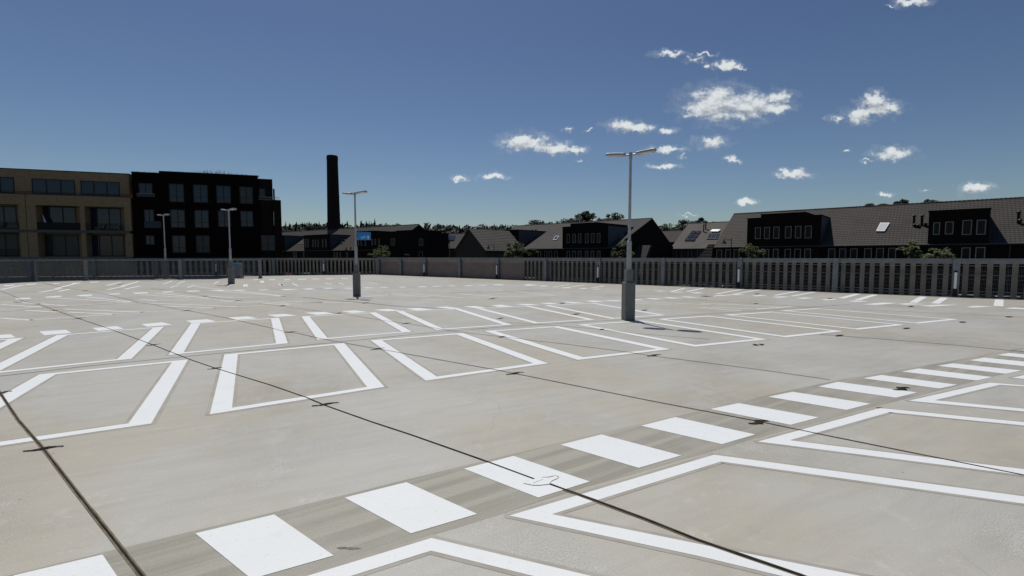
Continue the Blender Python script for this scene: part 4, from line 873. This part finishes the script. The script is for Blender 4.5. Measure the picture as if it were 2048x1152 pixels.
# ================================================================ vegetation
def leaf_blob(b, c, rad, n, s, rr, sq=.8):
    for _ in range(n):
        while True:
            q = Vector((rr.uniform(-1, 1), rr.uniform(-1, 1), rr.uniform(-1, 1)))
            if .25 < q.length < 1: break
        p = c + Vector((q.x * rad, q.y * rad, q.z * rad * sq)); a = Vector((rr.gauss(0, 1), rr.gauss(0, 1), rr.gauss(0, .6))).normalized(); t = a.orthogonal().normalized(); k = s * rr.uniform(.6, 1.3)
        b.add([p - a * k, p + t * k * .45, p + a * k, p - t * k * .45], [(0, 1, 2, 3)])
def tree(name, base, h, crown_w, crown_h, label, mat, seed, nb_=26, nl=110, ls=.16, group=None, cat='tree', trunk=.13):
    rr = random.Random(seed); base = Vector(base); r = empty(name, base, label, cat, group)
    b = MB(); top = base + ZH * (h - crown_h * .35); b.tube(base, top, trunk, trunk * .3, n=8)
    cb_ = MB(); cc0 = base + ZH * (h - crown_h / 2)
    for k in range(nb_):
        th_ = rr.uniform(0, 2 * math.pi); ph = rr.uniform(-.9, 1); rad = math.sqrt(max(0, 1 - ph * ph)) * rr.uniform(.35, 1.12)
        c = cc0 + Vector((math.cos(th_) * rad * crown_w / 2, math.sin(th_) * rad * crown_w / 2, ph * crown_h / 2 * rr.uniform(.5, 1)))
        s = base + ZH * (h - crown_h * rr.uniform(.55, .95)); b.tube(s, c, trunk * .3, trunk * .06, n=5, cap=False)
        leaf_blob(cb_, c, crown_w * rr.uniform(.06, .20), int(nl * rr.uniform(.4, 1.2)), ls * rr.uniform(.7, 1.1), rr, rr.uniform(.5, .9))
    b.build('trunk', 'bark', r); cb_.build('crown', mat, r); return r
def tree_px(px, ytop, Y, wpx, hpx, **k):
    t = AT(px, ytop, Y); h = t.z - GZ; return tree('tree', (t.x, Y, GZ), h, wpx / F_PX * Y, hpx / F_PX * Y, **k)
gs = 'young street trees in front of the houses'
tree_px(1032, 481, 66, 40, 44, label='green leafy street tree in front of the left dormer block of the centre terrace', mat='leafA', seed=1, group=gs)
tree_px(1064, 492, 66, 20, 30, label='small yellowish street tree just right of the leafy one by the centre terrace', mat='leafA', seed=2, group=gs, nb_=12)
tree_px(1248, 478, 64, 44, 50, label='leafy street tree half hidden by the nearest lamp post pole', mat='leafA', seed=3, group=gs)
tree_px(1502, 484, 50, 48, 50, label='leafy street tree before the left dormer block of the right terrace', mat='leafA', seed=4, group=gs, nb_=20, nl=80)
tree_px(1528, 480, 50, 22, 44, label='slender pale street tree directly beside the leafy one at the right terrace', mat='leafA', seed=14, group=gs, nb_=10, nl=70) if False else None
tree_px(1826, 471, 41, 44, 62, label='tall leafy street tree before the right-hand dormer block', mat='leafA', seed=5, group=gs, nb_=18, nl=90)
tree_px(1872, 496, 41, 56, 40, label='low spreading street tree with pale shoots, right of the tall leafy one', mat='leafA', seed=6, group=gs, nb_=18, nl=80)
tree_px(762, 488, 88, 40, 36, label='rounded yellow-green street tree beneath the blue exit sign', mat='leafA', seed=7, group=gs)
tree_px(811, 507, 88, 24, 22, label='low bush top just above the far fence, right of the exit sign', mat='leafA', seed=8, group=gs, nb_=10)
gb = 'big trees behind the roofs'
for px, yt, Y, wp, hp, lab, sd_ in [(1175, 421, 160, 46, 34, 'tallest round dark tree above the centre terrace roof', 21), (1222, 428, 165, 58, 30, 'broad dark tree right of the tallest one above the centre roof', 22),
    (1140, 438, 170, 50, 24, 'low dark tree left of the tallest one above the centre roof', 23), (1070, 441, 190, 46, 24, 'dark tree top over the centre terrace dormers', 24), (1372, 441, 170, 44, 36, 'loose dark tree left of the pale-roofed house ridge', 25),
    (1402, 437, 150, 34, 30, 'darkest round tree directly above the pale-roofed house', 26), (1440, 440, 170, 50, 30, 'bushy dark tree touching the right terrace verge', 27), (1330, 450, 175, 40, 40, 'dark tree just right of the black gable peak', 28),
    (1805, 402.5, 80, 30, 22, 'leafy tree top poking over the right ridge, middle one', 29), (1850, 402, 80, 34, 20, 'leafy tree top above the right ridge near the dormer block', 30),
    (1885, 403, 82, 26, 16, 'small tree top above the right ridge, rightmost', 31), (1738, 409.5, 84, 30, 16, 'small tree top above the right ridge, leftmost', 32), (1768, 409, 84, 24, 14, 'flat tree top between the others above the right ridge', 33)]:
    tree_px(px, yt, Y, wp, hp, label=lab, mat='leafB', seed=sd_, group=gb, nb_=30, nl=90, ls=.16 + Y / 520, trunk=.3)
# far wood
rr = random.Random(11); fb = MB()
def conifer(b, base, h, w_, rr):
    n = 9
    for k in range(n):
        z0 = h * (.12 + .86 * k / n); rad = w_ / 2 * (1 - k / n) ** .8 * rr.uniform(.8, 1.15) + .15; m = 9
        for i in range(m):
            a = 2 * math.pi * (i + rr.random()) / m; t = Vector((math.cos(a), math.sin(a), 0)); s_ = Vector((-t.y, t.x, 0))
            p = base + ZH * (z0 + h * .11); q = base + t * rad + ZH * (z0 - h * .02 * rr.random())
            b.add([p, q - s_ * rad * .4, q + s_ * rad * .4], [(0, 1, 2)])
    b.tube(base, base + ZH * h * .97, .18, .02, n=4, cap=False)
for k in range(1000):
    Y = rr.uniform(205, 330); px = rr.uniform(-900, 3000) if k % 3 == 0 else rr.uniform(540, 1520); ty = 455 - 5 * (mnoise.noise(Vector((px / 60, 0, 3)))) + rr.uniform(-3, 10)
    con = mnoise.noise(Vector((px / 90, 5, 1))) >-.45 if px < 1120 else rr.random() < .12
    if 560 < px < 750 and con: ty -= rr.choice((0, 4, 8))
    t = AT(px, ty, Y); h = t.z - GZ
    if con: conifer(fb, Vector((t.x, Y, GZ)), h + rr.uniform(0, 2), rr.uniform(3.2, 5), rr)
    else:
        for _ in range(5): leaf_blob(fb, Vector((t.x + rr.uniform(-3, 3), Y + rr.uniform(-2, 2), GZ + h * rr.uniform(.62, .9))), rr.uniform(2, 3.4), 26, .9, rr, .8)
        leaf_blob(fb, Vector((t.x, Y, GZ + h * .45)), 4.5, 40, 1.1, rr, 1.2)
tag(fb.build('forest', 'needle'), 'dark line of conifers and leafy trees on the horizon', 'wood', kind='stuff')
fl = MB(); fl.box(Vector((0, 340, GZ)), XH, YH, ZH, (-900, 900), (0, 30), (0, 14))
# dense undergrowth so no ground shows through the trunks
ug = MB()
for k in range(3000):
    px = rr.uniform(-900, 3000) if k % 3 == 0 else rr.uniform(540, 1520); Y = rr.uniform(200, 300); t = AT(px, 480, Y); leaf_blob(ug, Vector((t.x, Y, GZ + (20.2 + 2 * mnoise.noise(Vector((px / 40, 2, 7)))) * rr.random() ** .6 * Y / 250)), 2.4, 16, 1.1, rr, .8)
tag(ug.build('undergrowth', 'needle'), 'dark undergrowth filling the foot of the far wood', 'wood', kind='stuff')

# ---- street lanterns
def lantern(px, ytop, Y, label, side=-1):
    t = AT(px, ytop, Y); r = empty('street_lantern', (t.x, Y, GZ), label, 'street lamp', 'dark street lanterns before the houses'); b = MB(); p = Vector((t.x, Y, 0))
    b.tube(p + ZH * GZ, p + ZH * t.z, .06, .04, n=8); b.tube(p + ZH * (t.z - .25), p + ZH * (t.z - .05) + XH * side * .8, .025, n=6); b.build('pole', 'black', r)
    c = p + XH * side * .8 + ZH * (t.z - .12)
    b = MB(); b.tube(c - ZH * .12, c - ZH * .5, .06, .26, n=10); b.tube(c, c - ZH * .12, .03, .06, n=8); b.build('lamp_shade', 'black', r)
lantern(1463, 476, 52, 'dark hooked street lantern before the right terrace'); lantern(988, 489, 68, 'dark hooked street lantern before the centre terrace'); lantern(701, 494, 86, 'dark hooked street lantern just left of the sign post')
# flag pole beside the small far house
t = AT(899, 470, 100); MBp = MB(); MBp.tube((t.x, 100, GZ), (t.x, 100, t.z), .07, .05, n=8); tag(MBp.build('mast', 'galv', loc=(t.x, 100, GZ)), 'thin pale mast standing before the small far house', 'mast')

# ================================================================ parked cars (glimpsed through the slats)
def car(loc, rz, paint_, label):
    r = empty('parked_car', (0, 0, 0), label, 'car', 'cars parked in the street behind the fence')
    def ex(prof, y0, y1, inset=0):
        b = MB(); n = len(prof); b.add([Vector((x, y0 + inset * (z > .9) , z)) for x, z in prof] + [Vector((x, y1 - inset * (z > .9), z)) for x, z in prof],
            [tuple(range(n)), tuple(range(n, 2 * n))[::-1]] + [(i, n + i, n + (i + 1) % n, (i + 1) % n) for i in range(n)]); return b
    ex([(-2.1, .3), (-2.15, .62), (-2.05, .85), (-1.2, .93), (1.0, .95), (1.7, .88), (2.1, .78), (2.15, .5), (2.1, .3)], -.86, .86).build('body', 'car_' + paint_, r, bevel=.05)
    ex([(-1.75, .93), (-1.35, 1.38), (-.4, 1.47), (.35, 1.42), (1.0, .95)], -.80, .80, .14).build('cabin', 'glass', r)
    MB().hexa([Vector(p) for p in ((-1.3, -.6, 1.40), (.3, -.6, 1.44), (.3, .6, 1.44), (-1.3, .6, 1.40), (-1.2, -.55, 1.475), (.2, -.55, 1.485), (.2, .55, 1.485), (-1.2, .55, 1.475))]).build('car_roof', 'car_' + paint_, r, bevel=.02)
    for x in (-1.35, 1.35):
        for y in (-.88, .88):
            w2 = MB().tube((x, y - .1, .32), (x, y + .1, .32), .32, n=18).build('wheel', 'rubber', r); MB().tube((x, y - .11, .32), (x, y + .11, .32), .19, n=12).build('rim', 'galv', w2)
    for y in (-.62, .62):
        MB().box(Vector((2.1, y, .66)), XH, YH, ZH, (0, .05), (-.18, .18), (-.07, .07)).build('headlight', 'lens', r); MB().box(Vector((-2.13, y, .72)), XH, YH, ZH, (-.04, .02), (-.14, .14), (-.08, .08)).build('tail_light', 'red', r)
    r.location = loc; r.rotation_euler = (0, 0, rz); return r
ra = math.atan2(RFm.U.y, RFm.U.x)
for u_px, off, pt, lab in [(1950, 2.6, 'white', 'white car seen through the slats near the right edge'), (2030, 2.6, 'silver', 'silver car through the slats at the very right edge'), (1885, 2.4, 'dark', 'dark car parked left of the white one behind the right fence'),
    (1425, 3, 'silver', 'silver car glimpsed through the fence left of a tube light post'), (1480, 3, 'white', 'white car glimpsed through the fence right below the hooked lantern'), (1180, 3, 'blue', 'blue car glimpsed through slats below the centre terrace'), (1085, 3, 'white', 'white car glimpsed beside the end of the pinkish boards')]:
    u = RFm.uz(u_px, 513)[0]; p = RFm.P(u, -off, GZ); car(p, ra, pt, lab)
re_ = math.atan2(EF.U.y, EF.U.x)
for u_px, pt, lab in [(622, 'red', 'red car glimpsed through the far fence left of the tube light'), (664, 'white', 'white car glimpsed through the far fence right of the tube light'), (690, 'silver', 'silver car glimpsed through the far fence just left of the sign post')]:
    u = EF.uz(u_px, 513)[0]; p = EF.P(u, -6, GZ + .0); car(p, re_, pt, lab)
